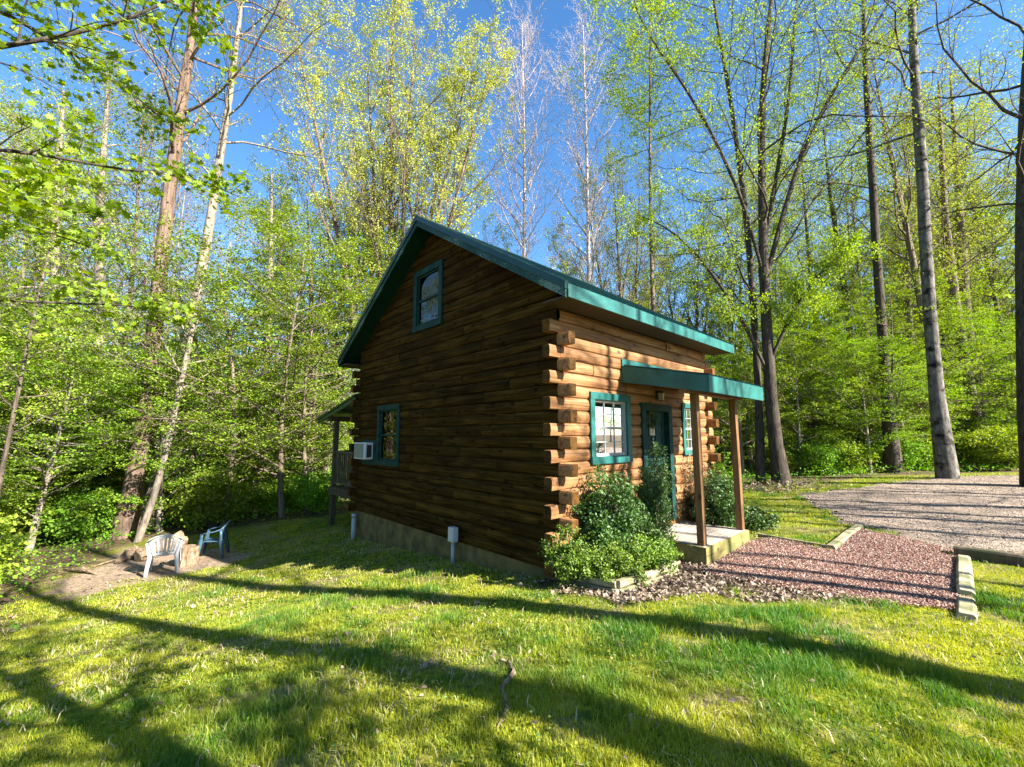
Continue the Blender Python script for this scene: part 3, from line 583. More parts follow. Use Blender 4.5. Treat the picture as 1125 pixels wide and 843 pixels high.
# ---- windows
def window(face, h, trim, name='window', curt=True, muntin=True, dark=False):
    """h = opening; face 'f' front (outward -y) or 'g' gable (outward -x)"""
    a0, a1, z0, z1 = h
    def T(V):                                   # local (along, outward, z) -> cabin frame
        V = np.array(V, float); o = V.copy()
        if face == 'f': o[:, 0] = V[:, 0]; o[:, 1] = -V[:, 1]
        else: o[:, 1] = V[:, 0]; o[:, 0] = -V[:, 1]
        return o
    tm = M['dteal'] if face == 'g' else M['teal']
    tw = trim; mb = MB(); D0, D1 = .030, .066
    mb.box(a0 - tw, a1 + tw, D0, D1 + .006, z1, z1 + tw, 0, T).box(a0 - tw, a1 + tw, D0, D1 + .012, z0 - tw, z0, 0, T)
    mb.box(a0 - tw, a0, D0, D1, z0 + .001, z1 - .001, 0, T).box(a1, a1 + tw, D0, D1, z0 + .001, z1 - .001, 0, T)
    w_ = mb.build(name, tm, cabin, bevel=.003)
    fm = MB(); f = .035; zm = (z0 + z1) / 2
    fm.box(a0 + .001, a0 + f, -.04, .028, z0, z1, 0, T).box(a1 - f, a1 - .001, -.04, .028, z0, z1, 0, T)
    fm.box(a0 + f, a1 - f, -.04, .026, z1 - f, z1, 0, T).box(a0 + f, a1 - f, -.04, .032, z0, z0 + f + .01, 0, T).box(a0 + f, a1 - f, -.03, .020, zm - .022, zm + .022, 0, T)
    # jamb lining
    fm.box(a0 - .02, a0, -.12, .03, z0, z1, 0, T).box(a1, a1 + .02, -.12, .03, z0, z1, 0, T).box(a0, a1, -.12, .03, z0 - .02, z0, 0, T).box(a0, a1, -.12, .03, z1, z1 + .02, 0, T)
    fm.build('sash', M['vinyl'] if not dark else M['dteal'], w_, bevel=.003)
    gl = MB(); gl.box(a0 + f, a1 - f, -.006, -.002, z0 + f, z1 - f, 0, T); gl.build('glass', M['glass'], w_)
    if muntin:
        mm = MB()
        for q in (1, 2): x = a0 + f + (a1 - a0 - 2 * f) * q / 3; mm.box(x - .007, x + .007, .0, .010, z0 + f, z1 - f, 0, T)
        for zz in ((z0 + zm) / 2, (z1 + zm) / 2): mm.box(a0 + f, a1 - f, -.001, .011, zz - .007, zz + .007, 0, T)
        mm.build('muntin', M['vinyl'], w_)
    if curt:
        for side in (0, 1):
            n = 26; m = 12; cb = MB(); V = []
            for j in range(m):
                t = j / (m - 1); z = z1 + .02 - t * (z1 - z0 + .04); width = (a1 - a0) * (.34 - .07 * t - (.12 * math.sin(pi * (t - .5) / .5) ** 2 if t > .5 else 0))
                for i in range(n):
                    s = i / (n - 1) * width; x = (a0 + s) if side == 0 else (a1 - s); V.append((x, -.075 + .022 * sin(i / (n - 1) * 34 + side + t), z))
            idx = np.arange(n * m).reshape(m, n); F = np.stack([idx[:-1, :-1], idx[:-1, 1:], idx[1:, 1:], idx[1:, :-1]], -1).reshape(-1, 4)
            cb.add(T(V), F).build('curtain', M['curtain'], w_, smooth=True)
    return w_
window('f', WIN_F[0], .115); window('f', WIN_F[1], .10)
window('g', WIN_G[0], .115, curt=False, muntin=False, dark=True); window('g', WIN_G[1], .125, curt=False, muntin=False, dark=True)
# ---- door
x0, x1, z0, z1 = DOOR
dr = MB().box(x0 + .03, x1 - .03, .030, .070, z0 + .02, z1 - .02).build('door', M['dteal'], cabin)
mb = MB().box(x0 - .11, x0 + .028, -.068, .06, z0, z1 + .115).box(x1 - .028, x1 + .11, -.068, .06, z0, z1 + .115).box(x0 + .028, x1 - .028, -.070, .06, z1 - .018, z1 + .117); mb.build('door_frame', M['dteal'], dr, bevel=.004)
mb = MB()
for (a, b, c, d) in ((x0 + .13, x0 + .41, .25, .85), (x1 - .41, x1 - .13, .25, .85), (x0 + .13, x0 + .41, 1.02, 1.90), (x1 - .41, x1 - .13, 1.02, 1.90)):
    mb.box(a, b, .014, .030, c, c + .03).box(a, b, .014, .030, d - .03, d).box(a, a + .03, .014, .030, c + .03, d - .03).box(b - .03, b, .014, .030, c + .03, d - .03)
mb.build('door_panel_moulding', M['dteal'], dr, bevel=.003)
hb = MB(); hb.tube([(x1 - .12, .03, 1.02), (x1 - .12, -.02, 1.02)], .012).tube([(x1 - .12, -.02, 1.02), (x1 - .12, -.035, 1.02), (x1 - .12, -.065, 1.02)], [.026, .032, .018], 12); hb.build('handle', M['black'], dr, smooth=True)
# ---- front porch (part with sub-parts)
PX0, PX1, PY = 1.60, 3.98, -1.48
mb = MB(); zt = -.075
mb.box(1.96, 3.72, -1.16, -.06, -.33, zt - .034)
porch = mb.build('front_porch', M['dark'], cabin)
mb = MB(); mb.box(1.93, 1.96, -1.16, -.05, -.36, zt - .002).box(3.72, 3.75, -1.16, -.05, -.36, zt - .002)
mb.box(1.93, 3.75, -1.19, -1.162, -.36, zt - .001); mb.build('slab_edge', M['slab_wood'], porch, bevel=.006)
mb = MB(); y = -1.155
while y < -.1: mb.box(1.965, 3.715, y, y + .134, zt - .034, zt + rng.uniform(-.002, .002), rng.random()); y += .14
mb.build('porch_floor', M['plank'], porch, bevel=.003)
for px in (2.05, 3.66): MB().box(px - .055, px + .055, -1.135, -1.025, zt + .004, 2.26).build('post', M['post'], porch, bevel=.007)
ps = (2.46 - 2.78) / 1.48
mb = MB(); mb.prism([(-.045, 2.735), (PY, 2.735 + ps * 1.435 + .0), (PY, 2.80 + ps * 1.435), (-.045, 2.80)][::-1], 0, PX0 + .02, PX1 - .02)
n = 10
for i in range(n + 1):
    x = PX0 + .04 + i * (PX1 - PX0 - .08) / n; zl = 2.80 + ps * 1.435
    mb.add([(x - .015, PY - .03, zl - .004), (x, PY - .03, zl + .018), (x + .015, PY - .03, zl - .004), (x - .015, -.05, 2.8), (x, -.05, 2.822), (x + .015, -.05, 2.8)], [(0, 1, 4, 3), (1, 2, 5, 4)])
    mb.add([(x - .015, PY - .03, zl - .004), (x, PY - .03, zl + .018), (x + .015, PY - .03, zl - .004)], [(0, 1, 2)])
mb.build('porch_roof', M['roof'], porch)
zo = 2.735 + ps * 1.435
for xa, xb in ((PX0, PX0 + .03), (PX1 - .03, PX1)):
    MB().prism([(-.045, 2.51), (PY, 2.235), (PY, zo + .055), (-.045, 2.792)][::-1], 0, xa, xb).build('side_fascia', M['teal'], porch)
MB().box(PX0, PX1, PY - .03, PY - .002, 2.232, zo + .053).build('fascia', M['teal'], porch, bevel=.004)
MB().box(PX0 - .01, PX1 + .25, -.068, -.0455, 2.79, 2.915).build('ledger_board', M['teal'], porch, bevel=.003)
MB().box(PX0 + .05, PX1 - .05, -1.15, -1.01, 2.262, 2.40).build('beam', M['post'], porch, bevel=.005)
mb = MB()
for i in range(6):
    x = PX0 + .2 + i * (PX1 - PX0 - .4) / 5; mb.prism([(-.05, 2.62), (-1.44, 2.31), (-1.44, 2.40), (-.05, 2.73)][::-1], 0, x - .02, x + .02)
mb.build('rafters', M['post'], porch)
# ---- rear deck
DX0, DX1, DY0, DY1, DZ = .06, 4.6, LG + .05, LG + 2.1, .10
mb = MB(); y = DY0
while y < DY1 - .1: mb.box(DX0 + .04, DX1, y, y + .134, DZ - .036, DZ, rng.random()); y += .14
deck = mb.build('rear_deck', M['grey_wood'], cabin)
MB().box(DX0, DX0 + .038, DY0, DY1, DZ - .21, DZ + .002).box(DX0, DX1, DY1, DY1 + .038, DZ - .21, DZ + .002).build('deck_rim', M['grey_wood'], deck, bevel=.004)
for (px, py, top) in ((DX0 + .10, DY0 + .12, 2.36), (DX0 + .10, DY1 - .10, 2.12), (DX0 + 2.2, DY1 - .10, 2.12), (DX1 - .1, DY1 - .10, 2.12)):
    MB().box(px - .065, px + .065, py - .065, py + .065, -1.35, top).build('deck_post', M['grey_wood'], deck, bevel=.006)
def railing(p0, p1, n):
    p0, p1 = np.array(p0), np.array(p1); d = (p1 - p0) / np.linalg.norm(p1 - p0); nn = np.array([-d[1], d[0]])
    def bar(a, b, z0, z1, t): 
        mb = MB(); c = [a - nn * t, b - nn * t, b + nn * t, a + nn * t]; V = [(*q, z) for z in (z0, z1) for q in c]
        mb.add(V, [(0, 3, 2, 1), (4, 5, 6, 7), (0, 1, 5, 4), (1, 2, 6, 5), (2, 3, 7, 6), (3, 0, 4, 7)], rng.random()); return mb
    r = bar(p0, p1, 1.10, 1.145, .05).build('railing', M['grey_wood'], deck)
    bar(p0, p1, .20, .25, .02).build('bottom_rail', M['grey_wood'], deck)
    for i in range(n):
        q = p0 + (p1 - p0) * (i + .7) / (n + .4); bar(q - d * .018, q + d * .018, .251, 1.099, .018).build('baluster', M['grey_wood'], deck)
railing((DX0 + .10, DY0 + .19), (DX0 + .10, DY1 - .17), 12); railing((DX0 + .17, DY1 - .10), (DX0 + 2.13, DY1 - .10), 15)
mb = MB(); mb.prism([(LG + .06, 2.62), (LG + 2.85, 2.06), (LG + 2.85, 2.11), (LG + .06, 2.68)], 0, -.16, 4.8)
for i in range(20):
    x = -.12 + i * .25; mb.add([(x - .015, LG + .06, 2.682), (x, LG + .06, 2.70), (x + .015, LG + .06, 2.682), (x - .015, LG + 2.87, 2.11), (x, LG + 2.87, 2.13), (x + .015, LG + 2.87, 2.11)], [(0, 3, 4, 1), (1, 4, 5, 2)])
mb.build('deck_roof', M['roof'], deck)
MB().prism([(LG + .06, 2.50), (LG + 2.80, 1.97), (LG + 2.80, 2.062), (LG + .06, 2.622)], 0, -.13, -.09).build('side_fascia', simple('mossy_green_board', (.04, .09, .03), .7, .3), deck)
MB().box(-.1, 4.7, DY1 - .16, DY1 - .04, 2.02, 2.17).build('beam', M['grey_wood'], deck)

# ---- things fixed to or standing on the cabin
def W(x, y, z=0): p = cab(x, y); return (p[0], p[1], z)
def wthing(name, x, y, z, **kw): return empty(name, W(x, y, z), YAW, **kw)
ac = wthing('air_conditioner', -.045, 6.30, 1.02, label='small white air conditioner sticking out of the shaded gable wall', cat='air conditioner')
MB().box(-.20, 0, -.33, .33, 0, .41).build('casing', M['white'], ac, bevel=.012)
mb = MB()
for i in range(15): mb.box(-.212, -.202, -.21, .28, .045 + i * .022, .057 + i * .022)
mb.build('grille', M['grille'], ac); MB().box(-.206, -.2005, -.22, .29, .035, .375).build('grille_recess', M['grille'], ac)
MB().box(-.165, -.04, -.335, -.3305, .05, .35).build('side_vent', M['black'], ac)
MB().box(.002, .028, -.46, .30, -.14, .47).build('mounting_board', M['dteal'], ac, bevel=.004)
lamp = wthing('wall_lamp', 2.78, -.05, 2.28, label='small metal lantern on the log wall above the front door', cat='wall lamp')
MB().box(-.04, .04, -.012, .004, .0, .16).build('back_plate', M['black'], lamp)
MB().tube([(0, -.01, .13), (0, -.05, .165), (0, -.085, .15)], .007, 6).build('arm', M['black'], lamp)
MB().frus((0, -.085, -.02), .062, .062, (0, -.085, .11), .095, .095).build('lamp_glass', M['lampglass'], lamp)
mb = MB().frus((0, -.085, .112), .115, .115, (0, -.085, .155), .02, .02).frus((0, -.085, -.035), .03, .03, (0, -.085, -.021), .07, .07)
for sx in (-1, 1):
    for sy in (-1, 1): mb.tube([(sx * .032, -.085 + sy * .032, -.02), (sx * .049, -.085 + sy * .049, .112)], .004, 4)
mb.build('cage', M['black'], lamp)
sg = wthing('door_plaque', 2.66, .012, 1.60, label='small cream square plaque with a dark diagonal mark on the green door', cat='plaque')
MB().box(-.085, .085, -.008, .016, 0, .18).build('plate', M['plaque'], sg)
mb = MB(); mb.add([(-.05, -.0095, .05), (-.03, -.0095, .04), (.05, -.0095, .125), (.035, -.0095, .14)], [(0, 1, 2, 3)]); mb.add([(-.055, -.0095, .13), (-.02, -.0095, .115), (-.01, -.0095, .135), (-.045, -.0095, .15)], [(0, 1, 2, 3)]); mb.build('painted_mark', M['black'], sg)
MB().tube([(.0, -.004, -.09), (.012, -.006, -.04)], [.010, .016], 6).build('hanging_tag', M['curtain'], sg)
wr = wthing('door_wreath', 2.62, .0, 1.90, label='small dark wreath with pale flecks hanging on the green door', cat='wreath')
mb = MB(); th = rng.uniform(0, 2 * pi, 260); rr = .135 + rng.normal(0, .018, 260); C = np.stack([rr * np.cos(th), -.012 + rng.uniform(-.025, .012, 260), rr * np.sin(th)], 1); put_leaves(mb, C, np.full(260, .05), 0, rng.random(260), quad=True); mb.build('wreath_leaves', M['dgreen'], wr)
mb = MB(); th = np.arange(9) * .7; C = np.stack([.135 * np.cos(th), np.full(9, -.036), .135 * np.sin(th)], 1); put_leaves(mb, C, np.full(9, .026), 0, rng.random(9), quad=True); mb.build('pale_flecks', M['curtain'], wr)
ub = wthing('utility_box', -.16, 2.38, 0, label='grey outdoor electrical box on a white conduit beside the gable wall', cat='electrical box')
MB().box(-.055, .055, -.085, .085, -.27, -.02).build('box', M['grey'], ub, bevel=.012); MB().box(-.062, -.056, -.07, .07, -.25, -.04).build('cover', M['grey'], ub, bevel=.004)
MB().tube([(0, 0, -.85), (0, 0, -.272)], .033, 12).build('conduit', M['vinyl'], ub, smooth=True)
pp = wthing('drain_pipe', -.12, 6.75, 0, label='short white drain pipe at the far foot of the gable wall', cat='pipe')
MB().tube([(0, 0, -1.2), (0, 0, -.42)], .055, 14).build('pipe', M['vinyl'], pp, smooth=True); MB().tube([(0, 0, -.45), (0, 0, -.36)], .064, 14).build('collar', M['vinyl'], pp, smooth=True)
#@@YARD

# ------------------------------------------------------------------ yard: timbers, planter, chairs, deadwood
def timber(name, p0, p1, wd, ht, z, mat, seed=0, warp=.01, **kw):
    """a weathered squared timber lying from p0 to p1, origin at p0"""
    p0 = np.array(p0[:2], float); p1 = np.array(p1[:2], float); d = p1 - p0; L_ = np.linalg.norm(d); ang = math.atan2(d[1], d[0]); n = max(3, int(L_ / .22)); r = np.random.default_rng(seed)
    mb = MB(); k = 8; c = wd * .16
    sec = [(-wd / 2 + c, 0), (wd / 2 - c, 0), (wd / 2, c), (wd / 2, ht - c), (wd / 2 - c, ht), (-wd / 2 + c, ht), (-wd / 2, ht - c), (-wd / 2, c)]
    V = []
    for i in range(n + 1):
        t = i / n * L_; ex = r.normal(0, warp, 2)
        for (a, b) in sec: V.append((a + r.normal(0, warp * .3) + ex[0] * .4, t, b + r.normal(0, warp * .3) + ex[1] * .3))
    F = [(i * k + j, i * k + (j + 1) % k, (i + 1) * k + (j + 1) % k, (i + 1) * k + j) for i in range(n) for j in range(k)]
    mb.add(V, F, r.random()); mb.f.append(np.array([list(range(k))[::-1]]) + mb.n - len(V)); mb.m.append(0); mb.f.append(np.array([list(range(k))]) + mb.n - k); mb.m.append(0)
    o = mb.build(name, mat, bevel=.006, **kw); z0, z1 = z
    o.location = (p0[0], p0[1], z0); o.rotation_euler = (math.atan2(z1 - z0, L_), 0, ang - pi / 2); o.rotation_mode = 'XYZ'
    return o
def gz(p, l=0): return float(hgt(p[0], p[1])) + l
# planter in front of the wall
A, B, C_, Dd = cab(-.06, -.12), cab(-.02, -.92), cab(1.28, -1.0), cab(1.88, -.42)
G = 'landscape timbers edging the planter'
for lay in range(2):
    zz = lay * .088
    timber('planter_timber', A, B, .10, .085, (gz(A, -.02) + zz, gz(B, -.02) + zz), M['timber'], 10 + lay, label='shaded %s timber of the planter side under the cabin corner' % ('lower', 'upper')[lay], cat='timber', group=G)
    e = .05 if lay else -.03
    timber('planter_timber', B + VV * e - VV * .06, C_, .10, .085, (gz(B, -.02) + zz, gz(C_, -.03) + zz), M['timber'], 20 + lay, warp=.014, label='sunlit %s timber along the front of the planter' % ('lower', 'upper')[lay], cat='timber', group=G)
    timber('planter_timber', C_ + (C_ - Dd) * .03, Dd - (Dd - C_) * (.12 + .1 * lay), .10, .085, (gz(C_, -.02) + zz + .006, gz(Dd, -.02) + zz + .006), M['timber'], 30 + lay, warp=.016, label='short %s planter timber running back toward the porch' % ('lower', 'upper')[lay], cat='timber', group=G)
# soil in the planter
mb = MB(); pl = [A, B, C_, Dd, cab(1.88, -.05), cab(0.02, -.05)]
xs = np.arange(0.6, 3.4, .07); ys = np.arange(4.9, 8., .07); X, Y = np.meshgrid(xs, ys); K = sdf(pl, X, Y) < -.01
idx = np.arange(X.size).reshape(X.shape); F = np.stack([idx[:-1, :-1], idx[:-1, 1:], idx[1:, 1:], idx[1:, :-1]], -1).reshape(-1, 4); F = F[K.ravel()[F].all(1)]
mb.add(np.stack([X, Y, hgt(X, Y) + .10 + .05 * fbm(X, Y, .15, 9)], -1).reshape(-1, 3), F)
mb.build('planter_soil', simple('dark_soil', (.06, .042, .03), .95, .4, 25, bump=.6), kind='structure', smooth=True)
# path and driveway edging
timber('path_timber', at(913, 607), at(945, 579), .15, .13, (gz(at(913, 607), -.03), gz(at(945, 579), -.05)), M['timber'], 41, label='pale timber between the grass patch and the far arm of the red path', cat='timber')
timber('path_timber', at(833, 590), at(909, 604), .05, .11, (gz(at(833, 590), -.045), gz(at(909, 604), -.04)), M['timber'], 42, .006, label='thin low board edging the red path beside the porch grass', cat='timber')
a, b = at(1059, 617), at(1062, 658); timber('path_timber', a, b, .15, .12, (gz(a, -.03), gz(b, -.03)), M['timber'], 43, .004, label='long pale timber crossing the right end of the red path', cat='timber')
a, b = at(1062, 662), at(1062, 683); timber('path_timber', b, a, .15, .11, (gz(b, -.05), gz(a, -.05)), M['timber'], 44, .008, label='short mossy timber block at the near right end of the red path', cat='timber')
a, b = at(1050, 612), at(1190, 634); timber('driveway_timber', a, b, .2, .20, (gz(a, -.04), gz(b, -.03)), M['grey_wood'], 45, label='long grey weathered beam between driveway and right lawn', cat='timber')

# chairs
def rgrid(nu, nv, fn, skip=None):
    V = [fn(i / (nu - 1), j / (nv - 1)) for j in range(nv) for i in range(nu)]
    F = [(j * nu + i, j * nu + i + 1, (j + 1) * nu + i + 1, (j + 1) * nu + i) for j in range(nv - 1) for i in range(nu - 1) if not (skip and skip(i, j))]
    return V, F
def chair(loc, rz, mat, label, armh=.66):
    """one-piece plastic garden armchair; faces local +y"""
    c = empty('plastic_chair', loc, rz, label=label, cat='chair', group='plastic garden chairs')
    def solid(V, F, name, th=.008, par=c):
        o = MB().add(V, F).build(name, mat, par, smooth=True)
        s = o.modifiers.new('thick', 'SOLIDIFY'); s.thickness = th; s.offset = 0; return o
    solid(*rgrid(15, 13, lambda u, v: ((u - .5) * (.46 - .05 * (1 - v)), -.20 + v * .44, .415 - .02 * (1 - (2 * u - 1) ** 2) * (1 - v * .6) + .02 * v - .05 * max(0, v - .88) / .12)), 'seat', .012)
    # back: fan of slats with rounded top
    def bk(u, v):
        s = 2 * u - 1; wv = .19 + .085 * v; ytop = -.20 - .14 * v + .10 * s * s * v; return (s * wv, ytop, .41 + (.44 - .15 * s * s) * v)
    solid(*rgrid(23, 17, bk, lambda i, j: 2 <= j <= 13 and 2 <= i <= 19 and (i - 2) % 3 == 2), 'backrest', .010)
    top = [(-.29, .16, armh - .03), (-.30, .05, armh), (-.31, -.08, armh + .015), (-.30, -.20, armh + .055), (-.25, -.285, armh + .13), (-.15, -.325, armh + .19), (0, -.34, armh + .215)]
    top = top + [(-x, y, z) for x, y, z in top[-2::-1]]
    # wide arm strip + rim
    tp = np.array(top); n = len(tp); V = []; wid = np.array([.03, .03, .028, .024, .018, .014, .012]); wid = np.r_[wid, wid[-2::-1]]
    for i in range(n):
        t = tp[min(i + 1, n - 1)] - tp[max(i - 1, 0)]; nn = np.array([t[1], -t[0], 0]); nn /= np.linalg.norm(nn) + 1e-9
        V += [tuple(tp[i] - nn * wid[i] - np.array([0, 0, .012])), tuple(tp[i] - nn * wid[i]), tuple(tp[i] + nn * wid[i]), tuple(tp[i] + nn * wid[i] - np.array([0, 0, .022]))]
    F = [(i * 4 + j, i * 4 + j + 1, i * 4 + 5 + j, i * 4 + 4 + j) for i in range(n - 1) for j in range(3)]
    solid(V, F, 'armrest_rim', .007)
    for sx in (-1, 1):
        for sy in (-1, 1):
            if sy > 0: pts = [(.255, .25, 0, .055, .06), (.25, .215, .2, .06, .075), (.24, .19, .41, .062, .10), (.27, .17, .55, .045, .06), (.29, .155, armh - .03, .05, .06)]
            else: pts = [(.265, -.30, 0, .055, .055), (.25, -.265, .2, .062, .07), (.225, -.225, .40, .07, .09), (.262, -.225, .55, .05, .05), (.298, -.215, armh + .04, .045, .035)]
            V = []
            for (x, y, z, wx, wy) in pts: V += [(sx * (x - wx / 2), y + sy * wy / 2 * .2, z), (sx * (x + wx / 2), y + sy * wy / 2, z), (sx * (x + wx / 2), y - sy * wy / 2, z)]
            F = [(i * 3 + j, i * 3 + j + 1, i * 3 + 4 + j, i * 3 + 3 + j) for i in range(len(pts) - 1) for j in range(2)]
            solid(V, F, 'leg', .008)
    return c
p = at(179, 629); chair((p[0], p[1], p[2]), R(33), M['white'], 'white plastic garden chair seen from behind on the bare dirt')
p = at(232, 613); chair((p[0], p[1], p[2] ), R(112), M['navy'], 'blue grey plastic garden chair facing left in the shade edge')

# deadwood
def rough_log(name, path, rad, k=12, seed=0, amp=.18, **kw):
    r = np.random.default_rng(seed); path = np.asarray(path, float); o0 = path[0].copy(); path = path - o0; n = len(path)
    m = (n - 1) * 5 + 1; t = np.linspace(0, n - 1, m); P = np.stack([np.interp(t, np.arange(n), path[:, i]) for i in range(3)], 1); Rd = np.interp(t, np.arange(n), rad)
    mb = MB(); tubes(mb, P[None], Rd[None], k); V = mb.v[0].reshape(m, k, 3); cen = P[:, None]
    f = 1 + amp * (r.random((1, k, 1)) - .5) * 2 + amp * .5 * r.normal(size=(m, k, 1)); mb.v[0] = (cen + (V - cen) * f).reshape(-1, 3).astype(np.float32)
    mb.f.append(np.array([list(range(k))[::-1]])); mb.m.append(0); mb.f.append(np.array([list(range(k))]) + (m - 1) * k); mb.m.append(0)
    return mb.build(name, M['deadwood'], loc=o0, **kw)
p = at(206, 621); rough_log('tree_stump', [p - [0, 0, .1], p + [0, 0, .12], p + [.02, 0, .42]], [.24, .20, .18], 16, 3, .08, label='pale sawn tree stump between the two garden chairs', cat='stump')
p = at(150, 618); q = at(200, 604); rough_log('fallen_log', [p + [0, 0, .12], (p + q) / 2 + [0, 0, .20], q + [0, 0, .26]], [.13, .19, .17], 14, 4, .22, label='thick bleached fallen log behind the white chair', cat='log')
p = at(128, 621); q = at(150, 612); rough_log('driftwood_root', [p + [0, 0, .05], (p + q) / 2 + [0, .05, .13], q + [0, 0, .20]], [.05, .13, .10], 9, 5, .45, label='gnarled hollow piece of root wood left of the white chair', cat='root')
p = at(76, 629); q = at(105, 632); rough_log('broken_branch', [p + [0, 0, .05], (p + q) / 2 + [0, 0, .09], q + [0, 0, .02]], [.02, .045, .015], 7, 6, .3, label='dark broken branch stub on the left end of the dirt patch', cat='branch')
p = at(100, 625); q = at(140, 615); rough_log('fallen_stick', [p + [0, 0, .02], (p + q) / 2 + [0, 0, .06], q + [0, 0, .05]], [.012, .022, .018], 6, 7, .2, label='thin pale stick lying on the dirt left of the driftwood', cat='stick')
p = at(215, 606); q = at(252, 601); rough_log('fallen_stick', [p + [0, 0, .10], (p + q) / 2 + [0, 0, .16], q + [0, 0, .08]], [.03, .03, .02], 6, 8, .2, label='short pale stick behind the blue grey chair legs', cat='stick')
a = [at(558, 728), at(561, 745), at(556, 762), at(553, 782), at(548, 806)]
rough_log('exposed_root', [a[0] + [0, 0, .006], a[1] + [.02, 0, .014], a[2] + [-.03, 0, .018], a[3] + [.02, 0, .010], a[4] + [-.01, 0, .004]], [.004, .015, .006, .011, .004], 9, 9, .95, label='crooked dark root or bark strip lying in the foreground lawn', cat='root')

# ------------------------------------------------------------------ plants: vectorised growth
def un(v): return v / (np.linalg.norm(v, axis=-1, keepdims=True) + 1e-9)
def resample(path, rad, n):
    path = np.asarray(path, float); rad = np.asarray(rad, float)
    s = np.r_[0, np.cumsum(np.linalg.norm(np.diff(path, axis=0), axis=1))]; t = np.linspace(0, s[-1], n)
    # smooth interpolation (Catmull-like by dense averaging)
    P = np.stack([np.interp(t, s, path[:, i]) for i in range(3)], 1)
    for _ in range(2): P[1:-1] = (P[:-2] + 2 * P[1:-1] + P[2:]) / 4
    return P, np.interp(t, s, rad), s[-1]
SHAPES = dict(cone=lambda s: 1 - .78 * s, round=lambda s: np.sqrt(np.clip(1 - (1.85 * s - .85) ** 2 * .8, .05, 1)), vase=lambda s: 1.05 - .45 * s, flat=lambda s: .9 - .5 * s, top=lambda s: .45 + .55 * np.sin(pi * np.clip(s * .9 + .1, 0, 1)))
def grow(r, P, Rd, Ls, sp):
    B, n, _ = P.shape; m = sp['m']; nn = sp.get('n', 5); t0, t1 = sp.get('t0', .2), sp.get('t1', 1.)
    s = (np.arange(m)[None] + r.random((B, m))) / m; t = t0 + (t1 - t0) * s; fi = t * (n - 1) * .9999; i = np.floor(fi).astype(int); f = (fi - i)[..., None]
    bi = np.arange(B)[:, None]; p0 = P[bi, i] * (1 - f) + P[bi, i + 1] * f; T = un(P[bi, i + 1] - P[bi, i]); r0 = Rd[bi, i] * (1 - f[..., 0]) + Rd[bi, i + 1] * f[..., 0]
    az = np.arange(m)[None] * 2.399 + r.random((B, 1)) * 6.28 + r.normal(0, .5, (B, m))
    ref = np.where(np.abs(T[..., 2:3]) > .9, np.array([1., 0, 0]), np.array([0, 0, 1.])); X = un(np.cross(T, ref)); Y = np.cross(T, X)
    fl = sp.get('flat', 0)      # 1 = sprays spread sideways only
    cz, sz = np.cos(az), np.sin(az) * (1 - fl)
    S = un(X * np.where(np.abs(cz) < .15, .15, cz)[..., None] + Y * sz[..., None])
    an = np.radians(sp['ang'] + r.normal(0, sp.get('asd', 9), (B, m)) + sp.get('dang', 0) * s)[..., None]
    d = un(T * np.cos(an) + S * np.sin(an)); L_ = Ls[:, None] * sp['len'] * SHAPES[sp.get('shape', 'round')](s) * r.uniform(.7, 1.2, (B, m))
    if 'lmin' in sp: L_ = np.maximum(L_, sp['lmin'])
    pts = [p0]; up = np.array([0, 0, sp.get('up', .05)])
    for k in range(nn - 1):
        d = un(d + r.normal(0, sp.get('wob', .12), d.shape) + up); pts.append(pts[-1] + d * (L_ / (nn - 1))[..., None])
    Pn = np.stack(pts, 2).reshape(B * m, nn, 3)
    rb = np.minimum(r0 * sp.get('rr', .5), L_ * sp.get('rl', .022)); rb = np.maximum(rb, sp.get('rmin', .004)).reshape(-1); tap = np.linspace(1, sp.get('tip', .3), nn)
    return Pn, rb[:, None] * tap[None], L_.reshape(-1)
def maple_shape():
    a = []; 
    for i, (th, rr) in enumerate([(-90, .18), (-50, .36), (-25, .22), (0, .50), (28, .28), (52, .56), (72, .30), (90, .62), (108, .30), (128, .56), (152, .28), (180, .50), (205, .22), (230, .36)]): a.append((rr * cos(R(th)), rr * sin(R(th)), .10 * rr * (1 if i % 2 else -.4)))
    return np.array(a)
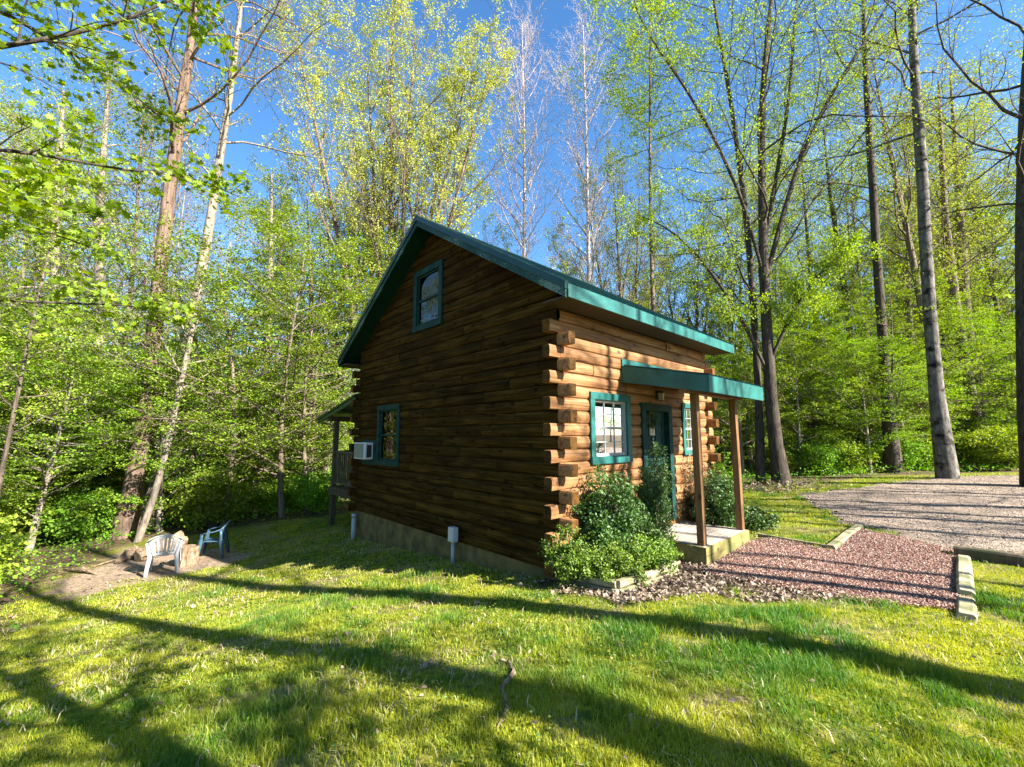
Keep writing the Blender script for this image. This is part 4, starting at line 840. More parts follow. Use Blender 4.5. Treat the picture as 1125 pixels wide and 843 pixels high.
def plant_meshes(stems, levels, seed, bark, leafm, leaf, wood_name='trunk', crown_name='crown', scrub=None, sides=(10, 6, 4, 3, 3)):
    r = np.random.default_rng(seed); n0 = 16; PS, RS, LS = [], [], []
    for path, rad in stems:
        P, Rd, L_ = resample(path, rad, n0); P[1:] += np.cumsum(r.normal(0, .006 * L_ / n0, P[1:].shape) , 0) * np.array([1, 1, .3]); PS.append(P); RS.append(Rd); LS.append(L_)
    P, Rd, Ls = np.array(PS), np.array(RS), np.array(LS)
    wb = MB(); tubes(wb, P, Rd, sides[0]); last = (P, Rd, Ls)
    stages = [last]
    for li, sp in enumerate(levels):
        P, Rd, Ls = grow(r, *stages[sp.get('of', -1)], sp)
        if 'zmin' in sp: k = P[:, -1, 2] > sp['zmin']; P, Rd, Ls = P[k], Rd[k], Ls[k]
        stages.append((P, Rd, Ls)); tubes(wb, P, Rd, sides[min(li + 1, 4)])
    wood_me = wb.mesh(wood_name, bark, True); crown_me = None
    if leaf:
        P, Rd, Ls = stages[-1]; B, n, _ = P.shape; k = leaf['per']
        t = r.uniform(leaf.get('t0', .15), 1, (B, k)) * (n - 1) * .9999; i = np.floor(t).astype(int); f = (t - i)[..., None]; bi = np.arange(B)[:, None]
        C = (P[bi, i] * (1 - f) + P[bi, i + 1] * f); C = C + r.normal(0, leaf.get('spread', .08), C.shape) * np.array([1, 1, leaf.get('vs', .7)])
        keep = r.random((B, 1)) < leaf.get('frac', 1.); keep = np.broadcast_to(keep, (B, k)).ravel(); C = C.reshape(-1, 3)[keep]
        tv = np.repeat(r.random(B), k)[keep]; a = np.clip(tv * .55 + r.random(len(C)) * .45, 0, 1); sz = leaf['size'] * r.uniform(.65, 1.25, len(C))
        mb = MB(); global rng; keep_r = rng; rng = r
        if leaf.get('shape') == 'maple':
            Rm = orient(len(C), leaf.get('upw', 1.)); V = np.einsum('nij,nkj->nki', Rm, maple_shape()[None] * sz[:, None, None]) + C[:, None]; mb.add(V.reshape(-1, 3), np.arange(len(C) * 14).reshape(-1, 14), np.repeat(a, 14))
        else: put_leaves(mb, C, sz, leaf.get('upw', 1.), a, quad=leaf.get('shape', 'quad') == 'quad')
        rng = keep_r; crown_me = mb.mesh(crown_name, leafm)
    return wood_me, crown_me, stages
def straight(h, r0, lean=(0, 0), bend=.0, seed=0, r1=.15):
    r = np.random.default_rng(seed + 900); n = 7; t = np.linspace(0, 1, n); b = r.normal(0, bend, (2,))
    P = np.stack([lean[0] * t * h + b[0] * np.sin(t * pi) * h, lean[1] * t * h + b[1] * np.sin(t * pi * 1.3) * h, t * h], 1)
    rad = r0 * (1 - t * (1 - r1)) * (1 + .5 * np.exp(-t * h / .35)); P[0, 2] = -.25
    P = np.insert(P, 1, P[0] + (P[1] - P[0]) * .12, 0); rad = np.insert(rad, 1, r0 * 1.12); return (P, rad)
def place(kind, me, loc, rz=0, sc=1., tilt=(0, 0), wood='trunk', crown='crown', **kw):
    o = empty(kind, tuple(loc), rz, **kw); o.scale = (sc, sc, sc); o.rotation_euler = (tilt[0], tilt[1], rz)
    for nm, m in ((wood, me[0]), (crown, me[1])):
        if m is not None: c = bpy.data.objects.new(nm, m); COL.objects.link(c); c.parent = o
    return o
#@@TREES

# ------------------------------------------------------------------ featured trees
def off(px, py, Y, base): return p3(px, py, Y) - base
def stem_px(base, pts, rads):
    """stem through photograph pixels at given depths, relative to base"""
    P = [np.array([0, 0, -.3])] + [off(*q, base) for q in pts]; return (P, rads)
L1 = dict(m=20, t0=.35, ang=55, len=.3, n=7, wob=.12, up=.06, rr=.45)
def feature(kind, base, stems, levels, seed, bark, leafm, leaf, **kw):
    w, c, st = plant_meshes(stems, levels, seed, bark, leafm, leaf); return place(kind, (w, c), base, **kw)

# left leaning pair
b = atd(150, 13.2)
s = stem_px(b, [(152, 540, 13.2), (163, 430, 13.2), (178, 280, 13.2), (198, 130, 13.2), (213, 40, 13.2), (222, -60, 13.2), (228, -170, 13.1)], [.40, .27, .225, .20, .17, .13, .09, .03])
feature('shaggy_tree', b, [s], [dict(m=24, t0=.50, ang=62, len=.25, n=8, wob=.18, up=.04, rr=.32, rl=.014), dict(m=8, t0=.2, ang=45, len=.42, n=6, wob=.16, rr=.55), dict(m=6, t0=.2, ang=42, len=.42, n=4, wob=.15, rmin=.005)], 101, M['bark_s'], M['olive'], dict(per=5, size=.085, spread=.10, frac=.6, upw=.6), label='tall leaning tree with shaggy brown bark behind the white chair', cat='tree')
b = atd(168, 14.6)
s = stem_px(b, [(176, 540, 14.6), (190, 450, 14.6), (206, 370, 14.6), (226, 270, 14.6), (240, 170, 14.6), (256, 70, 14.6), (266, -40, 14.6), (272, -140, 14.5)], [.30, .22, .20, .185, .16, .13, .10, .07, .03])
feature('leaning_tree', b, [s], [dict(m=22, t0=.48, ang=60, len=.24, n=8, wob=.18, up=.04, rr=.32, rl=.014), dict(m=7, t0=.2, ang=45, len=.42, n=6, wob=.16, rr=.55), dict(m=6, t0=.2, ang=42, len=.42, n=4, wob=.15, rmin=.005)], 102, M['bark_p'], M['olive'], dict(per=6, size=.085, spread=.1, frac=.7, upw=.6), label='tall pale tree leaning right just behind the shaggy tree', cat='tree')
b = atd(163, 12.6)
s = stem_px(b, [(172, 540, 12.6), (186, 480, 12.6), (201, 410, 12.6), (214, 350, 12.6), (221, 310, 12.6)], [.10, .085, .078, .07, .055, .02])
feature('leaning_sapling', b, [s], [dict(m=8, t0=.55, ang=50, len=.2, n=5), dict(m=5, ang=40, len=.4, n=4)], 103, M['bark_p'], M['maple'], dict(per=5, size=.08, spread=.1), label='thin whitish leaning sapling in front of the pale leaning tree', cat='tree')

# vase shaped yellow-green trees behind the cabin
def vase(px, Y, seed, H, fan, n, label, leafm, frac=.62, per=13, size=.095):
    b = atd(px, Y); r = np.random.default_rng(seed); st = []
    for i in range(n):
        u = (i / (n - 1) - .5) * 2 if n > 1 else 0; h = H * (1 - .22 * abs(u) + r.normal(0, .04)); dx, dy = u * fan, r.normal(0, fan * .45)
        t = np.linspace(0, 1, 7); st.append((np.stack([dx * t ** 1.25 + .3 * u, dy * t ** 1.25 + r.normal(0, .1), h * t - .2], 1), .17 * (1 - t * .9) + .012))
    w, c, _ = plant_meshes(st, [dict(m=17, t0=.28, ang=27, asd=6, len=.27, n=7, wob=.07, up=.10, shape='vase', rr=.5, rl=.014), dict(m=8, t0=.15, ang=30, len=.40, n=5, wob=.09, up=.08, rr=.55), dict(m=5, t0=.2, ang=35, len=.4, n=4, wob=.12, up=.04, rmin=.005)], seed, M['bark'], leafm, dict(per=per, size=size, spread=.11, frac=frac, upw=.3, t0=.45))
    return place('vase_tree', (w, c), b, label=label, cat='tree')
vase(428, 19.5, 201, 25.0, 4.3, 8, 'large fan-shaped yellow-green tree rising behind the cabin ridge', M['yel'], per=24, frac=.72, size=.085)
vase(352, 24, 202, 19, 2.6, 4, 'smaller yellow-green tree left of the fan-shaped tree', M['olive'])
vase(690, 27, 203, 19, 4.0, 6, 'broad olive green tree behind the right slope of the cabin roof', M['olive'])
vase(540, 33, 204, 15.5, 3.0, 5, 'low rounded yellow tree behind the bare white trees', M['yel'])
vase(620, 36, 205, 17, 3.5, 5, 'pale yellow tree between the two bare white trees', M['yel'], frac=.6)
vase(760, 31, 206, 17, 3.2, 5, 'hazy yellow-green tree left of the big forked maple', M['olive'], frac=.6)
# bare whitish trees
def bare(px, Y, seed, H, label, mat, r0=.16, spread=.165, m=46, leafm=None):
    b = atd(px, Y)
    w, c, _ = plant_meshes([straight(H, r0, (0.01, 0), .006, seed)], [dict(m=m, t0=.30, ang=40, asd=7, len=spread, n=6, wob=.09, up=.14, shape='top', rr=.45, rl=.012), dict(m=9, t0=.15, ang=38, len=.42, n=5, wob=.12, up=.08), dict(m=6, t0=.15, ang=40, len=.42, n=4, wob=.14, rmin=.0075)], seed, mat, M['bud'], dict(per=2, size=.055, spread=.05, frac=.5))
    return place('bare_tree', (w, c), b, label=label, cat='tree')
bare(571, 21.5, 301, 26, 'leafless white-twigged tree rising straight above the cabin roof', M['twig_w'])
bare(645, 22.5, 302, 27, 'leafless white-twigged tree nearer the big forked maple', M['twig_w'], spread=.17)
bare(292, 24, 303, 16.5, 'slim leafless grey tree left of the yellow-green fan tree', M['twig'], .11)
bare(528, 26, 304, 15, 'thin leafless tree rising just right of the cabin ridge', M['twig'], .09, m=22)

# big forked maple on the right
b = atd(853, 17.2)
def rel(pts): return [off(*q, b) for q in pts]
base0 = [np.array([0, 0, -.3])]
stA = (base0 + rel([(851, 500, 17.2), (846, 420, 17.2), (841, 330, 17.2), (838, 230, 17.2), (836, 140, 17.2), (840, 60, 17.2), (852, -30, 17.2), (858, -120, 17.2)]), [.38, .27, .225, .20, .165, .14, .11, .07, .02])
stB = (rel([(836, 545, 17.5), (834, 440, 17.7), (829, 330, 17.8), (818, 220, 17.9), (806, 120, 18), (790, 30, 18.2), (775, -60, 18.4), (770, -110, 18.4)]), [.20, .15, .13, .115, .09, .07, .05, .02])
stC = (rel([(843, 300, 17.2), (856, 250, 17.1), (880, 170, 16.9), (915, 100, 16.6), (948, 50, 16.3), (985, -10, 16)]), [.09, .10, .085, .07, .05, .02])
stD = (rel([(841, 262, 17.2), (855, 180, 17.5), (868, 100, 17.9), (872, 20, 18.2), (885, -60, 18.6)]), [.08, .085, .07, .05, .02])
stE = (rel([(838, 300, 17.2), (815, 215, 16.8), (775, 130, 16.4), (735, 70, 16.0), (700, 20, 15.7), (690, -30, 15.6)]), [.06, .075, .06, .045, .03, .012])
stF = (rel([(847, 395, 17.1), (872, 340, 16.6), (905, 295, 16.2), (935, 272, 15.9)]), [.06, .08, .05, .02])
stG = (rel([(846, 415, 17.2), (815, 350, 17), (775, 290, 16.9), (735, 250, 16.8), (700, 236, 16.7)]), [.06, .08, .055, .035, .015])
w_, c_, _ = plant_meshes([stA, stB, stC, stD, stE, stF, stG], [dict(m=20, t0=.22, ang=50, asd=12, len=.26, n=9, wob=.19, up=.03, rr=.28, rl=.009), dict(m=12, t0=.15, ang=45, len=.42, n=6, wob=.16, up=.02), dict(m=6, t0=.15, ang=42, len=.42, n=4, wob=.15, rmin=.005)], 401, M['bark_d'], M['maple2'], dict(per=8, size=.085, spread=.11, frac=.55, upw=.6))
place('forked_maple', (w_, c_), b, label='big forked maple with rough dark bark at the edge of the gravel drive', cat='tree')

def pole(px, Y, seed, pts, rads, label, bark, leafm, frac=.3, m=16, t0=.55, ln=.2, kind='forest_tree'):
    rads = [rads[0] * 1.35] + rads[1:]; b = atd(px, Y); P = [np.array([0, 0, -.3])] + [off(x, y, Y, b) for x, y in pts]
    w, c, _ = plant_meshes([(P, rads)], [dict(m=m, t0=t0, ang=58, asd=14, len=ln, n=8, wob=.20, up=.04, rr=.28, rl=.012), dict(m=7, t0=.2, ang=45, len=.42, n=5, wob=.15), dict(m=5, ang=42, len=.42, n=4, wob=.15, rmin=.005)], seed, bark, leafm, dict(per=9, size=.085, spread=.11, frac=min(1, frac * 1.7), upw=.5))
    return place(kind, (w, c), b, label=label, cat='tree')
pole(975, 19.5, 411, [(972, 420), (967, 330), (960, 240), (955, 150), (950, 80), (948, 0), (945, -90)], [.27, .20, .185, .17, .15, .12, .09, .03], 'tall slender dark trunk between the forked maple and the mottled tree', M['bark_d'], M['olive'], .3)
pole(1032, 16.5, 412, [(1027, 420), (1022, 330), (1016, 230), (1012, 140), (1004, 50), (1002, -30), (1000, -110)], [.27, .22, .205, .195, .18, .15, .11, .04], 'tall mottled grey trunk with dark blotches behind the gravel drive', M['birch'], M['olive'], .35, ln=.24)
pole(1130, 13.8, 413, [(1129, 400), (1127, 300), (1127, 200), (1129, 110), (1132, 20), (1138, -60)], [.34, .27, .25, .23, .2, .15, .06], 'massive dark trunk at the right edge of the picture', M['bark_d'], M['olive'], .25, t0=.45, m=20, ln=.25)
w_, c_, _ = plant_meshes([straight(24, .13, (.02, 0), .008, 431)], [dict(m=26, t0=.62, ang=60, len=.17, n=7, wob=.14, up=.0, rr=.35, rl=.013), dict(m=8, t0=.15, ang=45, len=.42, n=5, wob=.12), dict(m=5, ang=42, len=.42, n=4, rmin=.005)], 431, M['bark'], M['maple'], dict(per=13, size=.10, spread=.14, upw=.8))
place('leafy_tree', (w_, c_), atd(722, 18.5), label='tree whose dense green crown hangs at the top left of the forked maple', cat='tree')
pole(1076, 22, 414, [(1066, 430), (1052, 350), (1040, 260), (1034, 180), (1030, 90)], [.26, .21, .19, .16, .12, .04], 'grey trunk leaning left behind the mottled tree', M['bark'], M['maple2'], .5, t0=.4)
pole(1086, 24, 415, [(1072, 430), (1060, 340), (1057, 260), (1050, 170), (1044, 80)], [.34, .28, .24, .2, .14, .05], 'stout brown trunk right of the left-leaning grey trunk', M['bark'], M['maple2'], .5, t0=.4)
pole(945, 25, 416, [(938, 400), (925, 300), (912, 220), (905, 140)], [.22, .18, .15, .1, .04], 'dark trunk leaning left of the slender dark trunk', M['bark_d'], M['maple2'], .5, t0=.35)
pole(905, 29, 417, [(900, 420), (893, 330), (886, 250), (880, 170)], [.22, .18, .15, .1, .04], 'thin dark trunk deep in the wood right of the forked maple', M['bark_d'], M['maple2'], .5, t0=.35)
pole(58, 17, 421, [(62, 450), (66, 380), (58, 280), (62, 190), (70, 100)], [.24, .18, .17, .15, .12, .05], 'brown-tinted trunk at the far left among bright leaves', M['bark_p'], M['maple'], .5, t0=.4)
pole(100, 18.5, 422, [(104, 450), (112, 340), (106, 250), (114, 170), (120, 80)], [.26, .2, .18, .16, .12, .05], 'pale pinkish trunk left of the shaggy tree', M['bark_p'], M['maple'], .5, t0=.4)
pole(286, 17.5, 423, [(287, 500), (290, 430), (296, 350), (297, 270), (298, 190)], [.20, .16, .14, .12, .09, .03], 'slim pale trunk right of the leaning pair', M['bark_p'], M['maple'], .5, t0=.35)
pole(342, 18, 424, [(342, 480), (341, 400), (342, 330), (338, 250)], [.18, .15, .13, .1, .03], 'slim grey trunk just left of the rear deck', M['bark'], M['maple'], .5, t0=.35)

# ------------------------------------------------------------------ prototype forest trees
protos = {}
for i in range(4):      # mid-height maples with layered sprays
    H = [8.5, 7, 9.5, 6][i]; t0 = .16
    st = [straight(H, .075 + .01 * i, (.03 * (i - 1), .02), .02, 500 + i)]
    protos['maple', i] = plant_meshes(st, [dict(m=30, t0=t0, ang=72, asd=9, len=.40, n=7, wob=.09, up=.035, shape='round', rr=.5, rl=.011), dict(m=8, t0=.15, ang=48, len=.42, n=5, wob=.10, up=.0, flat=.8, rmin=.005), dict(m=4, t0=.2, ang=45, len=.42, n=3, wob=.1, flat=.8, rmin=.004)], 510 + i, M['bark_p'] if i % 2 else M['bark'], M['maple'], dict(per=20, size=.085, spread=.12, vs=.28, upw=2.0, frac=.85))
for i in range(3):      # tall, thin crowned
    H = [21, 18, 23][i]
    st = [straight(H, .20, (.02 * (i - 1), -.01), .012, 520 + i)]
    protos['tall', i] = plant_meshes(st, [dict(m=30, t0=.36, ang=48, asd=10, len=.26, n=7, wob=.12, up=.07, shape='round', rr=.42, rl=.013), dict(m=8, t0=.15, ang=42, len=.42, n=5, wob=.12, up=.03), dict(m=5, ang=40, len=.42, n=4, wob=.12, rmin=.006)], 530 + i, [M['bark'], M['bark_p'], M['bark_d']][i], [M['olive'], M['maple2'], M['yel']][i], dict(per=14, size=.10, spread=.14, frac=.75, upw=.5))
for i in range(3):      # thin poles with sparse leaves all the way
    H = [13, 15, 11][i]
    st = [straight(H, .075, (.03 * (i - 1), .01), .02, 540 + i)]
    protos['pole', i] = plant_meshes(st, [dict(m=22, t0=.3, ang=55, asd=12, len=.19, n=6, wob=.14, up=.05, shape='round', rr=.45), dict(m=6, t0=.2, ang=45, len=.45, n=4, wob=.12), dict(m=4, ang=42, len=.45, n=3, wob=.12, rmin=.005)], 550 + i, [M['bark'], M['bark_d'], M['bark_p']][i], M['maple2'], dict(per=15, size=.09, spread=.13, frac=.75, upw=1.2))
for i in range(2):
    H = [15, 12][i]; st = [straight(H, .10, (.01, .01), .015, 560 + i)]
    protos['bare', i] = plant_meshes(st, [dict(m=26, t0=.3, ang=48, asd=10, len=.22, n=6, wob=.13, up=.08, rr=.42), dict(m=8, t0=.15, ang=42, len=.42, n=5, wob=.12), dict(m=5, ang=40, len=.42, n=3, rmin=.005)], 565 + i, [M['twig'], M['twig_w']][i], M['bud'], dict(per=2, size=.06, spread=.05, frac=.4))
for i in range(3):      # bushes
    r = np.random.default_rng(570 + i); st = []
    for k in range(9):
        a = k * 2.4; t = np.linspace(0, 1, 5); rr = r.uniform(.3, .75); h = r.uniform(.8, 1.35); st.append((np.stack([cos(a) * rr * t, sin(a) * rr * t, h * t - .05], 1), .012 * (1 - .7 * t)))
    protos['bush', i] = plant_meshes(st, [dict(m=11, t0=.15, ang=50, len=.42, n=5, wob=.15, up=.04, rmin=.003), dict(m=5, ang=45, len=.45, n=3, rmin=.002)], 580 + i, M['bark'], [M['maple'], M['cover'], M['maple2']][i], dict(per=9, size=.075, spread=.07, upw=1.2), sides=(5, 3, 3, 3), wood_name='stems', crown_name='foliage')

taken = [(at(150, 583)[:2])]
def forest(n, region, kinds, zone, seed, scale=(.85, 1.15), mind=1.1):
    r = np.random.default_rng(seed); c = 0; tries = 0
    while c < n and tries < n * 60:
        tries += 1; px = r.uniform(*region[0]); Y = region[1][0] * (region[1][1] / region[1][0]) ** r.random(); x = (px - W0 / 2) / FPX * Y
        if sdf(LAWN_POLY, np.array([x]), np.array([Y]))[0] < .5 or sdf(DRIVE_POLY, np.array([x]), np.array([Y]))[0] < 1.2 or sdf(CABIN_POLY, np.array([x]), np.array([Y]))[0] < 3.2: continue
        if any((x - a) ** 2 + (Y - b_) ** 2 < mind ** 2 for a, b_ in taken) or (118 < px < 178 and Y < 15.5): continue
        taken.append((x, Y)); kd = kinds[r.choice(len(kinds), p=[k[1] for k in kinds])][0]; ks = [k for k in protos if k[0] == kd]; key = ks[r.integers(len(ks))]
        nm = dict(maple='maple_tree', tall='forest_tree', pole='young_tree', bare='bare_tree', bush='bush')[kd]
        ds = dict(maple='mid-height maple with bright green layered leaves', tall='tall thin-crowned tree', pole='slim young tree with sparse pale leaves', bare='leafless thin grey tree', bush='leafy green bush')[kd]
        dist = 'near the wood edge' if Y < (19 if zone != 'behind the gravel drive' else 26) else 'deeper in the wood'
        place(nm, protos[key], (x, Y, float(hgt(x, Y)) - .02), r.uniform(0, 6.28), r.uniform(*scale) * (1 if kd != 'bush' else r.uniform(.6, 1.3)), (r.normal(0, .03), r.normal(0, .03)), wood='stems' if kd == 'bush' else 'trunk', crown='foliage' if kd == 'bush' else 'crown',
              label='%s %s %s' % (ds, zone, dist), cat='bush' if kd == 'bush' else 'tree', group='%s %s %s' % (ds, zone, dist)); c += 1
forest(17, ((-60, 392), (13.5, 20)), [('maple', 1.)], 'in the left wood', 1, (.7, 1.05), .9)
forest(18, ((-60, 392), (14.5, 26)), [('pole', .7), ('bare', .3)], 'in the left wood', 13, (.8, 1.1), .9)
forest(34, ((-60, 392), (20, 38)), [('maple', .55), ('pole', .28), ('bare', .17)], 'in the left wood', 11, (.8, 1.1))
forest(5, ((-60, 130), (20, 30)), [('tall', 1.)], 'in the left wood', 12)
forest(14, ((-200, 60), (9.5, 24)), [('maple', .75), ('pole', .25)], 'at the far left edge', 2, (.75, 1.05))
forest(18, ((395, 800), (22, 40)), [('maple', .45), ('pole', .3), ('bare', .25)], 'behind the cabin', 3, (.75, 1.), mind=1.8)
forest(16, ((800, 1180), (19.5, 25)), [('maple', 1.)], 'behind the gravel drive', 14, (.75, 1.1))
forest(60, ((790, 1180), (21, 42)), [('maple', .46), ('tall', .26), ('pole', .26), ('bare', .02)], 'behind the gravel drive', 4)
forest(8, ((1180, 1500), (12, 30)), [('maple', .3), ('tall', .3), ('pole', .4)], 'beyond the right edge', 5)
forest(34, ((-60, 360), (11, 20)), [('bush', 1.)], 'in the left wood', 6, (.8, 1.4), .5)
forest(22, ((850, 1190), (18.4, 26)), [('bush', 1.)], 'behind the gravel drive', 7, (.8, 1.3), .5)
forest(9, ((-140, 60), (5.5, 11)), [('bush', 1.)], 'at the far left edge', 8, (.8, 1.3), .5)
b = atd(243, 14.0); place('bush', protos['bush', 0], b, .5, 1.35, wood='stems', crown='foliage', label='rounded brightest green bush between the slim trunk and the leaning pair', cat='bush')

# ------------------------------------------------------------------ trees standing outside the frame that throw the long shadows
def shadow_tree(g, t, seed, H, r0, m, frac, label, t0=.5, bark='bark'):
    x, y = np.array(g) + SH * t; w, c, _ = plant_meshes([straight(H, r0, (0, 0), .008, seed)], [dict(m=m, t0=t0, ang=50, asd=10, len=.24, n=7, wob=.12, up=.06, rr=.42), dict(m=7, t0=.15, ang=42, len=.42, n=5, wob=.12), dict(m=5, ang=40, len=.42, n=4, rmin=.006)], seed, M[bark], M['olive'], dict(per=5, size=.10, spread=.15, frac=frac, upw=.5))
    place('tall_tree', (w, c), (x, y, float(hgt(x, y))), label=label, cat='tree')
shadow_tree((.36, 4.66), 11.5, 601, 19, .33, 10, .2, 'tall tree right of the viewer whose shadow crosses the middle of the lawn')
shadow_tree((-.22, 2.95), 9.5, 602, 17, .29, 10, .2, 'tall tree behind the viewer whose shadow crosses the near lawn', .6)
shadow_tree((-1.7, 2.35), 6.5, 603, 7.5, .22, 22, .9, 'low leafy tree behind the viewer shading the lower left lawn', .30)
shadow_tree((.9, 2.2), 10, 604, 8, .10, 14, .8, 'young tree behind the viewer shading the bottom of the lawn', .35)
shadow_tree((4.0, 5.6), 9.5, 605, 16, .15, 12, .25, 'slim tree right of the viewer shading the red path')
shadow_tree((4.4, 5.2), 11.5, 606, 16, .13, 12, .25, 'second slim tree right of the viewer shading the red path')
shadow_tree((3.6, 6.3), 12.5, 607, 17, .13, 12, .25, 'slim tree beyond the right edge shading the porch')
shadow_tree((9, 9.5), 13, 608, 18, .20, 14, .4, 'tree beyond the right edge shading the near part of the drive', .35)
shadow_tree((10, 12), 14, 609, 18, .24, 14, .4, 'tree beyond the right edge shading the middle of the drive', .35)
shadow_tree((11, 14.5), 16, 610, 20, .18, 14, .4, 'tree beyond the right edge shading the far part of the drive', .35)
shadow_tree((8.5, 8.0), 11, 612, 15, .14, 16, .6, 'slender tree beyond the right edge shading the drive entrance', .2)
shadow_tree((9, 10.7), 12, 613, 15, .16, 16, .6, 'crooked tree beyond the right edge shading the drive', .2)
shadow_tree((12, 13.2), 13, 614, 16, .12, 18, .6, 'bushy tree beyond the right edge shading the far drive', .2)
shadow_tree((2.0, 8.0), 16, 611, 19, .10, 14, .3, 'slim tall tree beyond the right edge shading the cabin front')

# ------------------------------------------------------------------ foreground maple with branches overhanging the upper left
b = np.array([-6.2, 2.6, float(hgt(-6.2, 2.6))])
def rl(*q): return [off(*p_, b) for p_ in q]
tr = ([np.array([0, 0, -.3]), np.array([.05, 0, 2.]), np.array([.0, .1, 4.]), np.array([.1, .15, 6.2]), np.array([.2, .2, 8.5])], [.16, .13, .11, .08, .03])
brs = [(rl((-240, 120, 2.9), (-60, 60, 3.2), (50, 44, 3.4), (130, 25, 3.6), (200, -5, 3.9), (250, -40, 4.1)), [.03, .022, .017, .013, .010, .005]),
       (rl((-240, 170, 2.8), (-40, 160, 3.2), (60, 172, 3.6), (150, 191, 4.0), (205, 190, 4.3), (262, 216, 4.6)), [.026, .018, .014, .011, .008, .004]),
       (rl((-300, 360, 2.8), (-60, 326, 3.4), (60, 333, 4.0), (150, 335, 4.6), (205, 348, 5.0)), [.024, .016, .012, .008, .004]),
       (rl((-240, 60, 3.1), (-30, -10, 3.6), (80, 60, 4.2), (150, 105, 4.6), (200, 150, 5.0)), [.028, .018, .013, .009, .004]),
       (rl((-300, 260, 2.9), (-60, 230, 3.8), (40, 250, 4.6), (120, 280, 5.2)), [.024, .016, .011, .004]),
       (rl((-280, 180, 2.6), (-100, 190, 2.5), (0, 205, 2.45), (50, 222, 2.5)), [.02, .012, .007, .003]),
       (rl((-240, 0, 3.2), (-20, -70, 3.5), (100, -50, 3.8), (220, 10, 4.4), (250, 60, 4.6)), [.028, .018, .014, .008, .004])]
w_, c_, _ = plant_meshes([tr] + brs, [dict(m=22, t0=.22, ang=48, asd=12, len=.22, n=6, wob=.10, up=-.02, flat=.55, rr=.5, shape='flat', rl=.012, lmin=.25), dict(m=5, t0=.15, ang=45, len=.45, n=4, wob=.12, flat=.5, rmin=.0016, rl=.01)], 701, M['bark_d'], M['maple'], dict(per=5, size=.082, spread=.045, shape='maple', upw=1.5, t0=.3), sides=(8, 5, 4, 3))
place('overhanging_maple', (w_, c_), b, label='near maple whose leafy branches overhang the upper left corner', cat='tree')

# ------------------------------------------------------------------ planted shrubs
def shrub(kind, loc, st, levels, seed, leafm, leaf, label, rz=0):
    w, c, _ = plant_meshes(st, levels, seed, M['bark'], leafm, leaf, 'stems', 'foliage', sides=(5, 3, 3, 3)); return place(kind, (w, c), loc, rz, wood='stems', crown='foliage', label=label, cat='shrub')
def fan(n, spread, h, seed, out=(0, 0), r0=.012):
    r = np.random.default_rng(seed); st = []
    for k in range(n):
        a = k * 2.4; t = np.linspace(0, 1, 6); s = spread * math.sqrt((k + .5) / n); hh = h * r.uniform(.50, 1.22) * (1 - .35 * (s / spread) ** 2)
        st.append((np.stack([(cos(a) * s + out[0]) * t, (sin(a) * s + out[1]) * t, hh * t ** .8 - .04], 1), r0 * (1 - .7 * t)))
    return st
SL = [dict(m=12, t0=.15, ang=40, asd=14, len=.44, n=5, wob=.22, up=.05, rmin=.003), dict(m=5, ang=42, len=.42, n=3, up=.05, rmin=.002)]
q = cab(.28, -.52); shrub('spreading_shrub', (q[0], q[1], gz(q, .08)), fan(22, .52, .44, 1), SL, 801, M['shrub_b'], dict(per=13, size=.034, spread=.032, upw=.8), 'low bright green spreading shrub at the near corner of the planter')
q = cab(-.12, -.30); shrub('spreading_shrub', (q[0], q[1], gz(q, .10)), fan(12, .28, .60, 2, (-.08, -.06)), SL, 802, M['shrub_b'], dict(per=11, size=.034, spread=.032, upw=.8, frac=.8), 'light green shrub leaning past the cabin corner')
q = cab(.95, -.62); shrub('spreading_shrub', (q[0], q[1], gz(q, .08)), fan(22, .54, .42, 3), SL, 803, M['shrub_b'], dict(per=13, size=.034, spread=.032, upw=.8), 'low spreading shrub at the porch end of the planter')
q = cab(.62, -.34); shrub('broadleaf_shrub', (q[0], q[1], gz(q, .08)), fan(18, .34, 1.08, 4), SL, 804, M['shrub'], dict(per=13, size=.046, spread=.04, upw=.6), 'dark glossy broad-leaved shrub under the front window')
q = cab(1.18, -.30); shrub('broadleaf_shrub', (q[0], q[1], gz(q, .08)), fan(20, .40, .85, 5), SL, 805, M['shrub'], dict(per=11, size=.04, spread=.04, upw=.6), 'dull green shrub between the window shrub and the columnar conifer')
q = cab(1.62, -.52); t = np.linspace(0, 1, 7)
shrub('columnar_conifer', (q[0], q[1], gz(q, .06)), [(np.stack([dx * t, dy * t, hh * t], 1), .022 * (1 - .85 * t)) for dx, dy, hh in ((.10, 0, 1.72), (.20, .05, 1.4), (-.10, -.04, 1.4), (-.22, .0, 1.1), (.05, -.18, 1.2))], [dict(m=46, t0=.05, ang=52, len=.34, n=4, wob=.12, up=.18, shape='cone', rmin=.003), dict(m=7, ang=40, len=.42, n=3, up=.1, rmin=.002)], 806, M['shrub'], dict(per=9, size=.030, spread=.026, upw=.2), 'tall narrow conifer standing beside the porch post')
q = cab(4.02, -.50); shrub('broadleaf_shrub', (q[0], q[1], gz(q, 0)), fan(16, .42, 1.0, 7), SL, 807, M['shrub'], dict(per=12, size=.05, spread=.045, upw=.7), 'dark green shrub behind the right porch post')
q = cab(3.98, -.28); shrub('dry_shrub', (q[0], q[1], gz(q, 0)), fan(9, .22, 1.25, 8), SL, 808, M['tan'], dict(per=6, size=.04, spread=.05, upw=.2), 'brown dried shrub against the far end of the log front')
q = cab(4.9, -.75); shrub('spreading_shrub', (q[0], q[1], gz(q, 0)), fan(9, .40, .34, 9, (.1, -.05)), SL, 809, M['shrub'], dict(per=12, size=.05, spread=.05, upw=.9), 'low green shrub spreading toward the grass beyond the porch')
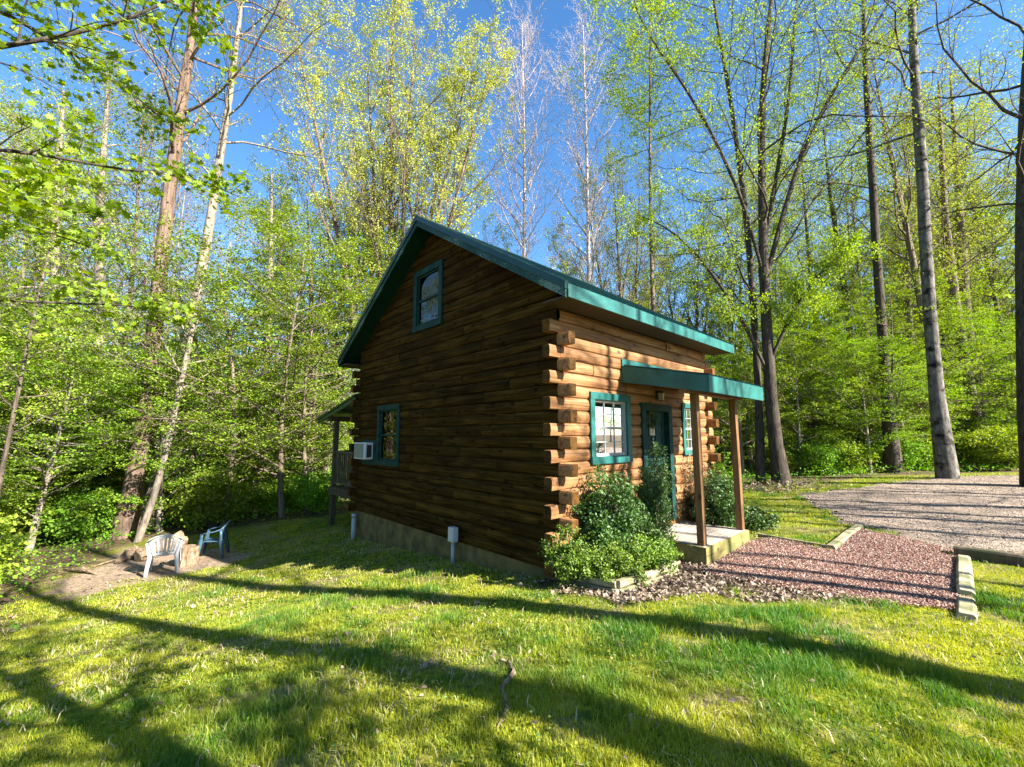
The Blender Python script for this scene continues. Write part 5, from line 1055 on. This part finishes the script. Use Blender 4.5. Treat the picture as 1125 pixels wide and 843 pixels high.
q = cab(5.3, .2); shrub('broadleaf_shrub', (q[0], q[1], gz(q, 0)), fan(14, .5, 1.2, 10), SL, 810, M['cover'], dict(per=12, size=.06, spread=.06, upw=.9), 'leafy green shrub off the far corner of the cabin')

# ------------------------------------------------------------------ uncountable growth
mb = MB()
x, y = scatter(260000, -34, 40, 3, 34, lambda x, y: m_forest(x, y) * (np.abs(x) < 1.45 * y + 3) * (sdf(DRIVE_POLY, x, y) > .3) * (sdf(CABIN_POLY, x, y) > .6) * sstep(.22, .45, fbm(x, y, 1.6, 131)) * np.clip(15 / (y + 2), .2, 1) * (1 + 0 * x))
n = len(x); hh = .10 + .75 * fbm(x, y, 1.3, 141) ** 2 * 1.6; z = hgt(x, y) + rng.random(n) ** .7 * hh
put_leaves(mb, np.stack([x, y, z], 1), rng.uniform(.04, .085, n) * (.7 + .035 * y), 1.8, np.clip(fbm(x, y, 1.1, 151) * .8 + rng.normal(0, .2, n), 0, 1), quad=True)
mb.build('undergrowth', M['cover'], kind='stuff', label='low leafy green undergrowth covering the forest floor')
mb = MB(); x, y = scatter(3000, 6.5, 12.5, 13.5, 18, lambda x, y: np.exp(-((x - 9.7) ** 2 / 4.5 + (y - 15.9) ** 2 / 1.0)))
n = len(x); put_leaves(mb, np.stack([x, y, hgt(x, y) + rng.random(n) * .28 * np.exp(-((x - 9.7) ** 2 / 3 + (y - 15.9) ** 2 / .8))], 1), rng.uniform(.06, .13, n), 1.2, rng.random(n)); mb.build('leaf_pile', M['deadleaf'], kind='stuff', label='pinkish brown heap of raked leaves beside the forked maple')
# far wood closing the view all round
def far_wood():
    wb, lb = MB(), MB(); r = np.random.default_rng(77); PP, RR, SS = [], [], []
    C, S, Av = [], [], []
    for i in range(900):
        a = r.uniform(-pi, pi) if i > 600 else r.uniform(R(-68), R(68)); d = r.uniform(38, 85) if abs(a) < R(75) else r.uniform(42, 80)
        x, y = d * sin(a), d * cos(a)
        if abs(a) > R(60) and a > 0 and d < 55: continue
        z = float(_tw[-3]) * 0 + float(hgt(x, y)); h = r.uniform(9, 17); t = np.linspace(0, 1, 5); ln = r.normal(0, .04, 2)
        PP.append(np.stack([x + ln[0] * h * t, y + ln[1] * h * t, z - .3 + h * t], 1)); RR.append(r.uniform(.10, .26) * (1 - .8 * t))
        k = int(r.integers(130, 330)); cz = h * r.uniform(.55, .68); rad = h * .30; nc = 9; cc = r.normal(0, 1, (nc, 3)) * [rad * .5, rad * .5, h * .20] + [x, y, z + cz]
        C.append(cc[r.integers(nc, size=k)] + r.normal(0, 1, (k, 3)) * [rad * .30, rad * .30, rad * .20]); S.append(r.uniform(.16, .42, k)); Av.append(np.clip(r.random() * .6 + r.random(k) * .4, 0, 1))
    for i in range(1500):   # low growth between the trunks
        a = r.uniform(-pi, pi) if i > 1100 else r.uniform(R(-68), R(68)); d = r.uniform(34, 70)
        x, y = d * sin(a), d * cos(a)
        if d < 50 and abs(a) > R(62) and a > 0: continue
        k = 60; C.append(np.array([x, y, float(hgt(x, y)) + r.uniform(.5, 5)]) + r.normal(0, 1, (k, 3)) * [1.1, 1.1, .5]); S.append(r.uniform(.15, .36, k)); Av.append(np.clip(r.random() * .5 + r.random(k) * .3, 0, 1))
    tubes(wb, np.array(PP), np.array(RR), 5)
    global rng; kp = rng; rng = r; put_leaves(wb, np.concatenate(C), np.concatenate(S), .8, np.concatenate(Av), quad=True, mi=1); rng = kp
    wb.build('distant_wood', [M['bark'], M['maple']], kind='stuff', label='far-off dense spring wood closing the view behind the nearer trees')
far_wood()
